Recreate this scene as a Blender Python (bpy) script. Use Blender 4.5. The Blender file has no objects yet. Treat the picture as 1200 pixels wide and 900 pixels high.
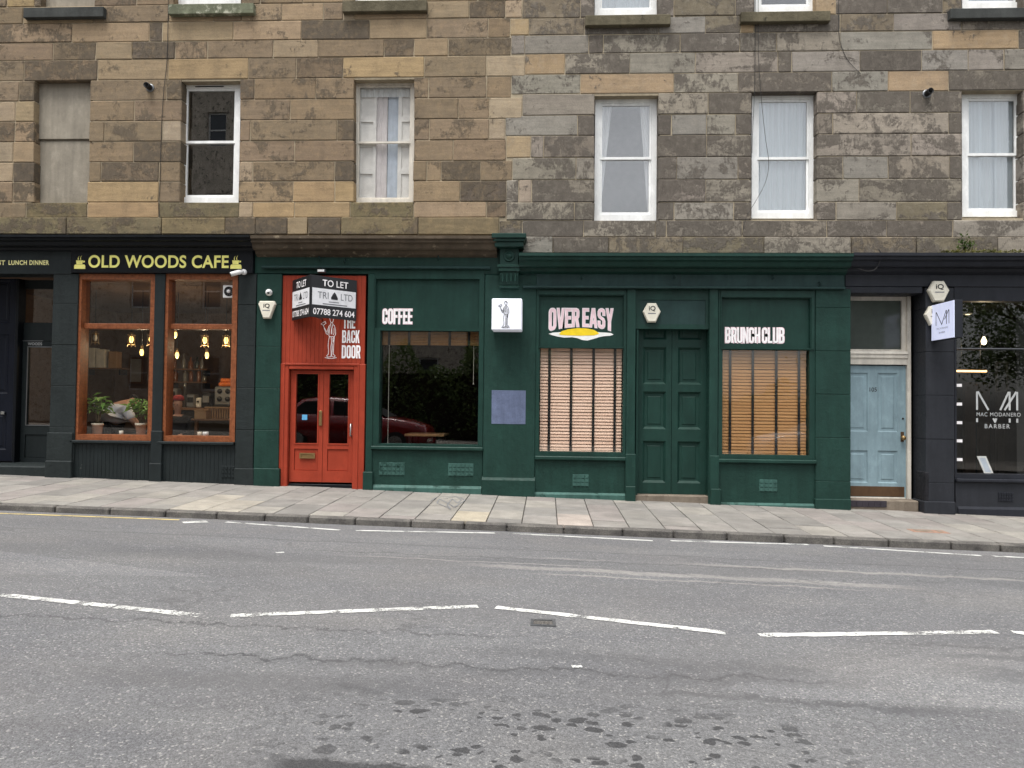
import bpy, bmesh, math, random
from mathutils import Vector, Matrix
random.seed(7)
sc = bpy.context.scene
COL = sc.collection
# ---------------------------------------------------------------- camera
F, DIST = 867.0, 11.2
YAW, PITCH, ROLL = math.radians(2.7), math.radians(1.4), math.radians(.66)
CP = Vector((.528, -DIST, 1.45))
_f = Vector((-math.sin(YAW)*math.cos(PITCH), math.cos(YAW)*math.cos(PITCH), math.sin(PITCH)))
_r = Vector((math.cos(YAW), math.sin(YAW), 0)); _u = _r.cross(_f)
RV = _r*math.cos(ROLL)+_u*math.sin(ROLL); UV = _u*math.cos(ROLL)-_r*math.sin(ROLL)
cd = bpy.data.cameras.new('camera'); cam = bpy.data.objects.new('camera', cd); COL.objects.link(cam)
cd.sensor_width = 36; cd.lens = F/1200*36; cd.clip_start = .05; cd.clip_end = 800
cam.matrix_world = Matrix(((RV.x, UV.x, -_f.x, CP.x), (RV.y, UV.y, -_f.y, CP.y), (RV.z, UV.z, -_f.z, CP.z), (0, 0, 0, 1)))
sc.camera = cam
# ---------------------------------------------------------------- sky, sun, exposure
SUN_EL, SUN_AZ = math.radians(70), math.radians(205)     # soft light from behind the viewer
w = bpy.data.worlds.new('World'); sc.world = w; w.use_nodes = True
t = w.node_tree; bg = t.nodes['Background']
sky = t.nodes.new('ShaderNodeTexSky'); sky.sky_type = 'NISHITA'; sky.sun_disc = False
sky.sun_elevation = SUN_EL; sky.sun_rotation = SUN_AZ; sky.dust_density = 3; sky.air_density = 1.0
hs = t.nodes.new('ShaderNodeHueSaturation'); hs.inputs['Saturation'].default_value = .22
t.links.new(sky.outputs[0], hs.inputs['Color'])
tc = t.nodes.new('ShaderNodeTexCoord'); mp = t.nodes.new('ShaderNodeMapping'); mp.inputs['Scale'].default_value = (2, 2, 6)
nz = t.nodes.new('ShaderNodeTexNoise'); nz.inputs['Scale'].default_value = 1.6; nz.inputs['Detail'].default_value = 5
t.links.new(tc.outputs['Generated'], mp.inputs[0]); t.links.new(mp.outputs[0], nz.inputs['Vector'])
mr = t.nodes.new('ShaderNodeMapRange'); mr.inputs[1].default_value = .3; mr.inputs[2].default_value = .7
mr.inputs[3].default_value = .85; mr.inputs[4].default_value = 1.15
t.links.new(nz.outputs[0], mr.inputs[0])
mx = t.nodes.new('ShaderNodeMix'); mx.data_type = 'RGBA'; mx.blend_type = 'MULTIPLY'; mx.inputs[0].default_value = 1
t.links.new(hs.outputs[0], mx.inputs[6]); t.links.new(mr.outputs[0], mx.inputs[7])
t.links.new(mx.outputs[2], bg.inputs[0]); bg.inputs[1].default_value = .15
sl = bpy.data.lights.new('sun', 'SUN'); sun = bpy.data.objects.new('sun', sl); COL.objects.link(sun)
sl.energy = 1.7; sl.angle = math.radians(24); sl.color = (1, .97, .93)
sd = Vector((math.sin(SUN_AZ)*math.cos(SUN_EL), math.cos(SUN_AZ)*math.cos(SUN_EL), math.sin(SUN_EL)))
sun.rotation_euler = sd.to_track_quat('Z', 'Y').to_euler()
vs = sc.view_settings; vs.view_transform = 'Standard'; vs.look = 'None'; vs.exposure = 1.0; vs.gamma = 1; vs.use_curve_mapping = False
sc.cycles.max_bounces = 7; sc.cycles.transparent_max_bounces = 12; sc.cycles.use_denoising = True
sc.cycles.sample_clamp_indirect = 4; sc.cycles.caustics_reflective = False; sc.cycles.caustics_refractive = False

# ---------------------------------------------------------------- measuring the facade (y = 0) from the photograph
def W(px, py, Y=0.0):
    d = _f*F+RV*(px-600)-UV*(py-450); k = (Y-CP.y)/d.y; q = CP+d*k
    return q.x, q.z
def B(a, b, c, d, Y=0.0):                      # picture rectangle (left, top, right, bottom) -> x0,x1,z0,z1 on plane Y
    xm, ym = (a+c)/2, (b+d)/2
    return W(a, ym, Y)[0], W(c, ym, Y)[0], W(xm, d, Y)[1], W(xm, b, Y)[1]
def Gp(x, y): return .045-.0235*x+.014*y       # pavement
KERB = -2.42
def Zr(x, y):                                  # road, cambered
    return .045-.0235*x+.014*KERB-.085+.085*(1-((y+5.8)/3.38)**2)
def onroad(px, py):
    z = -.1
    d = _f*F+RV*(px-600)-UV*(py-450)
    for _ in range(8):
        k = (z-CP.z)/d.z; q = CP+d*k; z = Zr(q.x, q.y)
    return q.x, q.y

# ---------------------------------------------------------------- mesh helpers
ORG = {}
def origin(o): return ORG.get(o.name, Vector((0, 0, 0))) if o else Vector((0, 0, 0))
class MB:
    def __init__(s): s.v = []; s.f = []
    def add(s, vs, fs):
        n = len(s.v); s.v += [Vector(v) for v in vs]; s.f += [tuple(i+n for i in f) for f in fs]; return s
    def box(s, x0, x1, y0, y1, z0, z1, M=None):
        vs = [Vector((x, y, z)) for z in (z0, z1) for y in (y0, y1) for x in (x0, x1)]
        if M is not None: vs = [M @ v for v in vs]
        return s.add(vs, [(0, 2, 3, 1), (4, 5, 7, 6), (0, 1, 5, 4), (2, 6, 7, 3), (0, 4, 6, 2), (1, 3, 7, 5)])
    def cbox(s, x0, x1, y0, y1, z0, z1, c=.006, M=None):
        c = min(c, abs(x1-x0)*.3, abs(y1-y0)*.3, abs(z1-z0)*.3)
        X, Y, Z = (x0, x1), (y0, y1), (z0, z1); vs = []; idx = {}
        for i in (0, 1):
            for j in (0, 1):
                for k in (0, 1):
                    sx, sy, sz = 1-2*i, 1-2*j, 1-2*k
                    for a in range(3):
                        p = [X[i], Y[j], Z[k]]
                        if a != 0: p[0] += sx*c
                        if a != 1: p[1] += sy*c
                        if a != 2: p[2] += sz*c
                        idx[i, j, k, a] = len(vs); vs.append(Vector(p))
        fs = []
        for a in range(3):
            for e in (0, 1):
                q = []
                for (m, n) in ((0, 0), (1, 0), (1, 1), (0, 1)):
                    key = [0, 0, 0]; key[a] = e; o = [b for b in range(3) if b != a]; key[o[0]] = m; key[o[1]] = n
                    q.append(idx[(*key, a)])
                fs.append(tuple(q))
        for a in range(3):
            o = [b for b in range(3) if b != a]
            for m in (0, 1):
                for n in (0, 1):
                    k0 = [0, 0, 0]; k0[o[0]] = m; k0[o[1]] = n; k1 = list(k0); k1[a] = 1
                    fs.append((idx[(*k0, o[0])], idx[(*k1, o[0])], idx[(*k1, o[1])], idx[(*k0, o[1])]))
        for i in (0, 1):
            for j in (0, 1):
                for k in (0, 1): fs.append(tuple(idx[i, j, k, a] for a in range(3)))
        if M is not None: vs = [M @ v for v in vs]
        return s.add(vs, fs)
    def slab(s, x0, x1, z0, z1, holes, yf, yb, M=None):       # upright slab with rectangular holes (x0,x1,z0,z1)
        xs = sorted({x0, x1, *[min(max(h[i], x0), x1) for h in holes for i in (0, 1)]})
        zs = sorted({z0, z1, *[min(max(h[i], z0), z1) for h in holes for i in (2, 3)]})
        nx, nz_ = len(xs)-1, len(zs)-1
        def solid(i, j):
            if i < 0 or j < 0 or i >= nx or j >= nz_: return False
            cx, cz = (xs[i]+xs[i+1])/2, (zs[j]+zs[j+1])/2
            return not any(h[0] < cx < h[1] and h[2] < cz < h[3] for h in holes)
        vs = [Vector((x, y, z)) for y in (yf, yb) for z in zs for x in xs]; nn = (nx+1)*(nz_+1)
        I = lambda i, j, b=0: b*nn+j*(nx+1)+i
        fs = []
        for i in range(nx):
            for j in range(nz_):
                if not solid(i, j): continue
                fs.append((I(i, j), I(i+1, j), I(i+1, j+1), I(i, j+1)))
                fs.append((I(i, j, 1), I(i, j+1, 1), I(i+1, j+1, 1), I(i+1, j, 1)))
                if not solid(i-1, j): fs.append((I(i, j), I(i, j+1), I(i, j+1, 1), I(i, j, 1)))
                if not solid(i+1, j): fs.append((I(i+1, j), I(i+1, j, 1), I(i+1, j+1, 1), I(i+1, j+1)))
                if not solid(i, j-1): fs.append((I(i, j), I(i, j, 1), I(i+1, j, 1), I(i+1, j)))
                if not solid(i, j+1): fs.append((I(i, j+1), I(i+1, j+1), I(i+1, j+1, 1), I(i, j+1, 1)))
        if M is not None: vs = [M @ v for v in vs]
        return s.add(vs, fs)
    def profile(s, x0, x1, pts):                                # (y,z) profile drawn out along x, closed
        n = len(pts); vs = [Vector((x, y, z)) for x in (x0, x1) for (y, z) in pts]
        fs = [(i, (i+1) % n, n+(i+1) % n, n+i) for i in range(n)]+[tuple(range(n-1, -1, -1)), tuple(range(n, 2*n))]
        return s.add(vs, fs)
    def prism(s, pts, y0, y1, M=None):                          # (x,z) outline with thickness
        n = len(pts); vs = [Vector((x, y, z)) for y in (y0, y1) for (x, z) in pts]
        if M is not None: vs = [M @ v for v in vs]
        return s.add(vs, [tuple(range(n)), tuple(range(2*n-1, n-1, -1))]+[(i, n+i, n+(i+1) % n, (i+1) % n) for i in range(n)])
    def tube(s, pts, r, n=8, cap=True):
        pts = [Vector(p) for p in pts]; rr = r if isinstance(r, (list, tuple)) else [r]*len(pts)
        base = len(s.v); up = Vector((0, 0, 1))
        for i, p in enumerate(pts):
            d = (pts[min(i+1, len(pts)-1)]-pts[max(i-1, 0)]).normalized()
            a = d.cross(up if abs(d.z) < .9 else Vector((1, 0, 0))).normalized(); b = d.cross(a)
            for k in range(n):
                t_ = 2*math.pi*k/n; s.v.append(p+(a*math.cos(t_)+b*math.sin(t_))*rr[i])
        for i in range(len(pts)-1):
            for k in range(n):
                s.f.append((base+i*n+k, base+i*n+(k+1) % n, base+(i+1)*n+(k+1) % n, base+(i+1)*n+k))
        if cap:
            s.f.append(tuple(base+k for k in range(n))); s.f.append(tuple(base+(len(pts)-1)*n+k for k in range(n-1, -1, -1)))
        return s
    def lathe(s, prof, c, n=16, axis='z'):                      # (radius, height) pairs round an axis through c
        base = len(s.v); c = Vector(c)
        for (r, h) in prof:
            for k in range(n):
                t_ = 2*math.pi*k/n; a, b = r*math.cos(t_), r*math.sin(t_)
                s.v.append(c+(Vector((a, b, h)) if axis == 'z' else Vector((a, -h, b))))
        for i in range(len(prof)-1):
            for k in range(n):
                s.f.append((base+i*n+k, base+i*n+(k+1) % n, base+(i+1)*n+(k+1) % n, base+(i+1)*n+k))
        if prof[0][0] > 1e-4: s.f.append(tuple(base+k for k in range(n-1, -1, -1)))
        if prof[-1][0] > 1e-4: s.f.append(tuple(base+(len(prof)-1)*n+k for k in range(n)))
        return s
    def build(s, name, mat, parent=None, smooth=False):
        lo = Vector([min(v[i] for v in s.v) for i in range(3)]); hi = Vector([max(v[i] for v in s.v) for i in range(3)])
        o0 = (lo+hi)/2
        if parent is None: o0.z = lo.z
        me = bpy.data.meshes.new(name); me.from_pydata([v-o0 for v in s.v], [], s.f); me.update()
        bm = bmesh.new(); bm.from_mesh(me); bmesh.ops.recalc_face_normals(bm, faces=bm.faces); bm.to_mesh(me); bm.free()
        if smooth:
            me.polygons.foreach_set('use_smooth', [True]*len(me.polygons))
        return put(name, me, mat, parent, o0)
def put(name, me, mat, parent, o0):
    o = bpy.data.objects.new(name, me); COL.objects.link(o)
    me.materials.clear(); me.materials.append(MATS[mat] if isinstance(mat, str) else mat)
    o.parent = parent; o.location = o0-origin(parent); ORG[o.name] = Vector(o0); return o
def empty(name, loc):
    o = bpy.data.objects.new(name, None); COL.objects.link(o); o.location = loc; o.empty_display_size = .2; ORG[o.name] = Vector(loc); return o
def tag(o, label=None, cat=None, group=None, kind=None):
    if label: o['label'] = label
    if cat: o['category'] = cat
    if group: o['group'] = group
    if kind: o['kind'] = kind
    return o
def thing(name, loc, label, cat, group=None): return tag(empty(name, loc), label, cat, group)
def pbox(name, mat, parent, rect, yf, yb, c=.006):              # a box whose front shows at this picture rectangle
    x0, x1, z0, z1 = B(*rect, yf)
    return MB().cbox(x0, x1, yf, yb, z0, z1, c).build(name, mat, parent)
def wbox(name, mat, parent, x0, x1, y0, y1, z0, z1, c=.006):
    return MB().cbox(x0, x1, y0, y1, z0, z1, c).build(name, mat, parent)

# ---------------------------------------------------------------- materials
MATS = {}
def S(r, g, b):
    f = lambda c: (c/12.92 if c <= .04045 else ((c+.055)/1.055)**2.4)
    return (f(r/255), f(g/255), f(b/255), 1)
class G:
    def __init__(s, name):
        s.m = bpy.data.materials.new(name); s.m.use_nodes = True; s.t = s.m.node_tree; s.p = s.t.nodes['Principled BSDF']
        s.out = s.t.nodes['Material Output']; MATS[name] = s.m
    def n(s, typ, **kw):
        q = s.t.nodes.new('ShaderNode'+typ)
        for k, v in kw.items(): setattr(q, k, v)
        return q
    def set(s, sock, v):
        if hasattr(v, 'links') or isinstance(v, bpy.types.NodeSocket): s.t.links.new(v, sock)
        elif v is not None: sock.default_value = v
    def pos(s): return s.n('NewGeometry').outputs['Position']
    def obj(s):                                                 # own coordinates, shifted at random for each object
        c = s.n('TexCoord').outputs['Object']; r = s.n('ObjectInfo').outputs['Random']
        k = s.n('VectorMath', operation='MULTIPLY_ADD'); k.inputs[1].default_value = (1, 1, 1)
        s.set(k.inputs[0], c); m = s.n('VectorMath', operation='SCALE'); m.inputs[0].default_value = (37, 91, 53); s.set(m.inputs['Scale'], r)
        s.set(k.inputs[2], m.outputs[0]); return k.outputs[0]
    def scale(s, v, sx, sy, sz):
        k = s.n('VectorMath', operation='MULTIPLY'); s.set(k.inputs[0], v); k.inputs[1].default_value = (sx, sy, sz); return k.outputs[0]
    def noise(s, v, sc_, det=4, rough=.55, dist=0):
        k = s.n('TexNoise'); s.set(k.inputs['Vector'], v); k.inputs['Scale'].default_value = sc_; k.inputs['Detail'].default_value = det
        k.inputs['Roughness'].default_value = rough; k.inputs['Distortion'].default_value = dist; return k.outputs[0]
    def voro(s, v, sc_, feat='F1', out=0):
        k = s.n('TexVoronoi', feature=feat); s.set(k.inputs['Vector'], v); k.inputs['Scale'].default_value = sc_; return k.outputs[out]
    def rng(s, v, a, b, c=0., d=1., smooth=False):
        k = s.n('MapRange'); k.clamp = True
        if smooth: k.interpolation_type = 'SMOOTHSTEP'
        s.set(k.inputs[0], v)
        for i, q in enumerate((a, b, c, d)): s.set(k.inputs[i+1], q)
        return k.outputs[0]
    def math(s, op, a, b=None):
        k = s.n('Math', operation=op); s.set(k.inputs[0], a); s.set(k.inputs[1], b); return k.outputs[0]
    def mix(s, f, a, b, mode='MIX'):
        k = s.n('Mix', data_type='RGBA', blend_type=mode); s.set(k.inputs[0], f); s.set(k.inputs[6], a); s.set(k.inputs[7], b); return k.outputs[2]
    def sep(s, v): return s.n('SeparateXYZ').outputs if v is None else s._sep(v)
    def _sep(s, v):
        k = s.n('SeparateXYZ'); s.set(k.inputs[0], v); return k.outputs
    def bump(s, h, st=.3, d=.01):
        k = s.n('Bump'); k.inputs['Strength'].default_value = st; k.inputs['Distance'].default_value = d; s.set(k.inputs['Height'], h)
        s.t.links.new(k.outputs[0], s.p.inputs['Normal']); return k.outputs[0]
    def base(s, c, rough=.5, spec=.5, metal=0.):
        s.set(s.p.inputs['Base Color'], c); s.set(s.p.inputs['Roughness'], rough); s.set(s.p.inputs['Specular IOR Level'], spec); s.set(s.p.inputs['Metallic'], metal); return s
def V(c, k): return (c[0]*k, c[1]*k, c[2]*k, 1)
def paint(name, col, rough=.5, var=.14, bump=.12, wear=None, amount=.08, coarse=0., spec=.2, metal=0., streak=.24):
    g = G(name); p = g.pos()
    n1 = g.noise(p, 2.2, 6, .6); n2 = g.noise(p, 26, 4); n3 = g.noise(g.scale(p, 14, 14, .9), 1, 4)
    c = g.mix(g.rng(n1, .3, .7), V(col, 1-var), V(col, 1+var))
    c = g.mix(g.rng(n3, .42, .75, 0, streak*2), c, V(col, .6))
    n5 = g.noise(g.scale(p, 1, 1, .55), 5.5, 9, .75); c = g.mix(g.rng(n5, .52, .7, 0, .45), c, V(col, 1.55)); c = g.mix(g.rng(n5, .47, .32, 0, .45), c, V(col, .58))
    if wear:
        n4 = g.noise(p, 6.5, 8, .7)
        c = g.mix(g.rng(n4, .74-amount, .76-amount*.6, 0, 1), c, wear)
    r_ = g.rng(n2, .3, .7, rough-.1, rough+.12)
    h = g.math('ADD', g.math('MULTIPLY', g.noise(p, 70, 3), .4), g.math('MULTIPLY', g.noise(p, 13, 5), .6+coarse))
    g.base(c, r_, spec, metal); g.bump(h, bump, .006+.02*coarse); return g.m
def plain(name, col, rough=.5, metal=0., emit=0., spec=.5):
    g = G(name); p = g.pos(); c = g.mix(g.rng(g.noise(p, 9, 4), .3, .7), V(col, .9), V(col, 1.1))
    g.base(c, rough, spec, metal)
    if emit:
        g.set(g.p.inputs['Emission Color'], col); g.p.inputs['Emission Strength'].default_value = emit
    g.bump(g.noise(p, 60, 3), .05, .003); return g.m
def glass(name, tint=.85, gain=1.25, wav=.012, ws=1.1):
    g = G(name); p = g.obj(); t = g.t
    tr = g.n('BsdfTransparent'); tr.inputs[0].default_value = (tint**.5, tint**.5, tint**.5*.99, 1)
    gl = g.n('BsdfGlossy'); gl.inputs['Roughness'].default_value = .003
    lw = g.n('LayerWeight'); lw.inputs[0].default_value = .5
    ms = g.n('MixShader'); f = g.math('MULTIPLY', g.math('MULTIPLY_ADD', g.math('POWER', lw.outputs['Facing'], 5.), .96), gain)
    f.node.inputs[0].links[0].from_node.inputs[2].default_value = .04
    b = g.n('Bump'); b.inputs['Strength'].default_value = wav; b.inputs['Distance'].default_value = .1
    g.set(b.inputs['Height'], g.noise(p, ws, 1)); t.links.new(b.outputs[0], gl.inputs['Normal'])
    g.set(ms.inputs[0], f); t.links.new(tr.outputs[0], ms.inputs[1]); t.links.new(gl.outputs[0], ms.inputs[2])
    t.links.new(ms.outputs[0], g.out.inputs[0]); return g.m

def stone_mat(name, crust, veins=1.0, pale=S(178, 152, 114)):
    g = G(name); p = g.obj(); oc = g.n('ObjectInfo').outputs['Color']
    at = g.n('Attribute', attribute_type='OBJECT', attribute_name='stain').outputs['Fac']
    a = g.noise(g.scale(p, 1, 1, 1.5), 2.1, 7, .66, .5*veins); b = g.noise(g.scale(p, 1.5, 1, .8), 8, 8, .72, .6*veins); e = g.noise(g.scale(p, 1, 1, .45), 30, 5, .75)
    n = g.math('ADD', g.math('ADD', g.math('MULTIPLY', a, .52), g.math('MULTIPLY', b, .3)), g.math('MULTIPLY', e, .18))
    th = g.rng(at, 0, 1, .625, .40)
    m = g.rng(n, g.math('SUBTRACT', th, .022), g.math('ADD', th, .026), 0, .88)
    grain = g.noise(p, 60, 5, .7); bed = g.noise(g.scale(p, .8, .8, 9), 2.6, 5, .6)
    c0 = g.mix(g.rng(bed, .3, .72), V((1, 1, 1), .84), V((1, 1, 1), 1.13))
    c = g.mix(1, oc, c0, 'MULTIPLY')
    c = g.mix(m, c, g.mix(g.rng(b, .35, .65), V(crust, .8), V(crust, 1.2)))
    c = g.mix(1, c, g.mix(g.rng(grain, .25, .75), V((1, 1, 1), .82), V((1, 1, 1), 1.16)), 'MULTIPLY')
    pos = g.pos()
    c = g.mix(g.rng(g.noise(g.scale(pos, 1.6, 1, .35), 1.5, 6, .6), .52, .78, 0, .42), c, V(crust, .85))
    c = g.mix(g.rng(g.noise(g.scale(pos, 1, 1, 1.5), 4.5, 8, .7), .47, .72, 0, .34), c, V(crust, .92)); c = g.mix(g.rng(g.noise(pos, 9, 8, .7), .5, .75, 0, .3), c, pale)
    h = g.math('ADD', g.math('MULTIPLY', grain, .35), g.math('SUBTRACT', g.math('MULTIPLY', b, .7), g.math('MULTIPLY', m, -.35)))
    g.base(c, .9, .2); g.bump(h, .8, .016)
    return g.m
stone_mat('sandstone', S(92, 83, 71)); stone_mat('sandstone_grey', S(90, 84, 77), 1.5, S(170, 162, 148))
GREEN = S(30, 58, 51)
paint('mortar', S(164, 152, 130), .95, .2, .4, spec=.1)
paint('upvc', S(232, 233, 231), .35, .05, .03, S(196, 196, 190), .03, streak=.06)
paint('old_white', S(212, 206, 194), .5, .07, .1, S(130, 112, 90), .1)
paint('blind_render', S(146, 139, 126), .95, .1, .35, coarse=.4, spec=.1)
paint('sill_stone', S(98, 92, 76), .95, .4, .6, S(62, 60, 52), .12, .6, .1)
paint('sill_green', S(112, 115, 96), .95, .4, .6, S(176, 176, 158), .2, .6, .1)
paint('sill_slate', S(66, 68, 66), .9, .2, .4, None, 0, .3, .2)
paint('slate_paint', S(34, 40, 41), .5, .14, .12, S(95, 97, 92), .015)
paint('slate_render', S(37, 43, 43), .62, .12, .3, S(88, 90, 86), .02, .7)
paint('black_paint', S(18, 21, 25), .4, .15, .08)
paint('navy_door', S(20, 24, 34), .4, .12, .06)
paint('green_paint', GREEN, .45, .16, .16, S(72, 100, 92), .045)
paint('green_render', GREEN, .55, .16, .3, S(70, 96, 88), .04, .6)
paint('green_worn', S(60, 92, 85), .6, .2, .2, GREEN, .2)
paint('green_board', S(40, 62, 60), .55, .2, .18, S(96, 108, 104), .03)
paint('brown_cornice', S(86, 76, 64), .9, .35, .5, S(136, 124, 104), .16, .5, .2)
paint('red_paint', S(154, 61, 42), .45, .08, .07, S(142, 54, 36), .03, streak=.1)
paint('blue_paint', S(132, 154, 162), .5, .1, .16, S(104, 110, 110), .06, streak=.18)
paint('barber_paint', S(44, 46, 51), .55, .1, .16, S(84, 86, 92), .008, .5)
paint('barber_board', S(40, 42, 48), .45, .1, .08, S(90, 92, 98), .01)
paint('flaked', S(34, 34, 38), .7, .2, .5, S(170, 160, 142), .12, .9)
paint('lavender', S(98, 108, 134), .6, .05, .3, None, 0, .9)
paint('kick_brown', S(84, 64, 46), .55, .2, .15, S(110, 92, 74), .06)
paint('step_stone', S(122, 112, 100), .95, .2, .5, S(84, 74, 64), .15, .6, .1)
paint('dark_tile', S(58, 54, 60), .35, .12, .08)
plain('white_plastic', S(226, 226, 224), .35); plain('cream_plastic', S(226, 221, 204), .4); plain('black_plastic', S(16, 16, 18), .4)
plain('grey_metal', S(120, 122, 124), .4, .7); plain('brass', S(150, 124, 84), .4, .7); plain('steel', S(170, 170, 168), .3, .8)
plain('sign_white', S(232, 232, 234), .4); plain('sign_black', S(20, 21, 24), .45); plain('ink', S(24, 24, 26), .6); plain('ink_soft', S(120, 122, 126), .6)
plain('yellow_letter', S(250, 244, 140), .5); plain('pale_yellow', S(250, 244, 170), .5)
plain('pink_letter', S(247, 216, 222), .5); plain('white_letter', S(250, 246, 246), .5); plain('yolk', S(248, 214, 24), .45); plain('egg_white', S(246, 246, 242), .45)
plain('lit_box', S(226, 228, 238), .4, emit=.12); plain('lit_box_blue', S(204, 209, 234), .4, emit=.25)
plain('bulb', S(255, 212, 124), .4, emit=1.6); plain('bulb_white', S(255, 236, 190), .4, emit=2.); plain('tube_light', S(255, 200, 130), .4, emit=2.2)
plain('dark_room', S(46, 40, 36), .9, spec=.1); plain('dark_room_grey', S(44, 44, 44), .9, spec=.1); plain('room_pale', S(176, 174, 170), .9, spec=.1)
plain('cafe_wall', S(112, 90, 74), .9, spec=.1); plain('shelf_wood', S(110, 78, 50), .7); plain('counter_dark', S(34, 30, 28), .5)
plain('murky', S(70, 76, 72), .12); plain('dull_cloth', S(212, 206, 208), .9); plain('skin', S(188, 142, 118), .6); plain('shirt_pale', S(232, 235, 240), .8); plain('cloth_dark', S(26, 27, 32), .9); plain('cap_red', S(150, 36, 40), .8); plain('hair_dark', S(24, 19, 16), .8)
plain('pot', S(214, 204, 186), .8); plain('soil', S(40, 30, 24), .95); plain('stem', S(96, 82, 58), .8)
plain('orange', S(226, 116, 30), .5); plain('bottle_dark', S(30, 40, 30), .2); plain('card_white', S(224, 220, 208), .8); plain('paper_brown', S(164, 128, 88), .9)
plain('blue_sticker', S(96, 170, 214), .5); plain('tyre', S(22, 22, 22), .8); plain('car_trim', S(20, 20, 22), .3)
plain('cable', S(28, 27, 26), .6); plain('letter_grey', S(176, 178, 177), .5)
glass('glass', .96, 1.1, .004); glass('glass_upper', .98, 3.4, .005, .9); glass('glass_dark', .85, 2.0, .004, .8)

def wood(name, col, dark, sx, sy, sz, rough=.45):
    g = G(name); p = g.pos(); a = g.noise(g.scale(p, sx, sy, sz), 3, 6, .6, .6); b = g.noise(p, 1.5, 4)
    c = g.mix(g.rng(a, .3, .72), dark, col); c = g.mix(g.rng(b, .3, .7, 0, .35), c, V(dark, .8))
    g.base(c, g.rng(a, .3, .7, rough-.08, rough+.12), .4); g.bump(a, .12, .004); return g.m
wood('frame_wood', S(158, 94, 56), S(104, 56, 32), 9, 9, 9); wood('floor_wood', S(92, 66, 44), S(50, 34, 22), 1, 10, 4)
def blind(name, col, dark):
    g = G(name); p = g.pos(); a = g.noise(g.scale(p, .9, 9, 46), 1, 4, .7)
    c = g.mix(g.rng(a, .36, .64), V(dark, .94), V(col, 1.03)); c = g.mix(g.rng(g.noise(p, 2.2, 3), .35, .7, 0, .4), c, V(dark, .85))
    g.base(c, .5, .3); return g.m
blind('blind_pink', S(248, 216, 194), S(240, 200, 176)); blind('blind_amber', S(190, 144, 96), S(176, 128, 80))
def curtain(name, col):
    g = G(name); p = g.pos(); c = g.mix(g.rng(g.noise(g.scale(p, 30, 3, .6), 1, 3), .3, .7), V(col, .86), V(col, 1.05))
    g.base(c, .95, .1)
    tl = g.n('BsdfTranslucent'); g.set(tl.inputs[0], c); ms = g.n('MixShader'); ms.inputs[0].default_value = .3
    g.t.links.new(g.p.outputs[0], ms.inputs[1]); g.t.links.new(tl.outputs[0], ms.inputs[2]); g.t.links.new(ms.outputs[0], g.out.inputs[0])
curtain('curtain_white', S(242, 245, 248)); curtain('curtain_blue', S(222, 236, 246)); plain('shutter_white', S(226, 224, 222), .6)
def leafmat(name, a, b):
    g = G(name); p = g.pos(); c = g.mix(g.rng(g.noise(p, 5, 3), .3, .7), a, b)
    g.base(c, .5, .3)
    tl = g.n('BsdfTranslucent'); g.set(tl.inputs[0], c); ms = g.n('MixShader'); ms.inputs[0].default_value = .25
    g.t.links.new(g.p.outputs[0], ms.inputs[1]); g.t.links.new(tl.outputs[0], ms.inputs[2]); g.t.links.new(ms.outputs[0], g.out.inputs[0])
leafmat('leaf', S(84, 124, 52), S(146, 176, 88)); leafmat('leaf_hedge', S(58, 78, 42), S(120, 138, 80)); leafmat('fern', S(52, 72, 30), S(100, 116, 56)); leafmat('moss', S(70, 74, 30), S(120, 116, 60))
paint('bark', S(74, 60, 48), .9, .25, .6)
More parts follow.
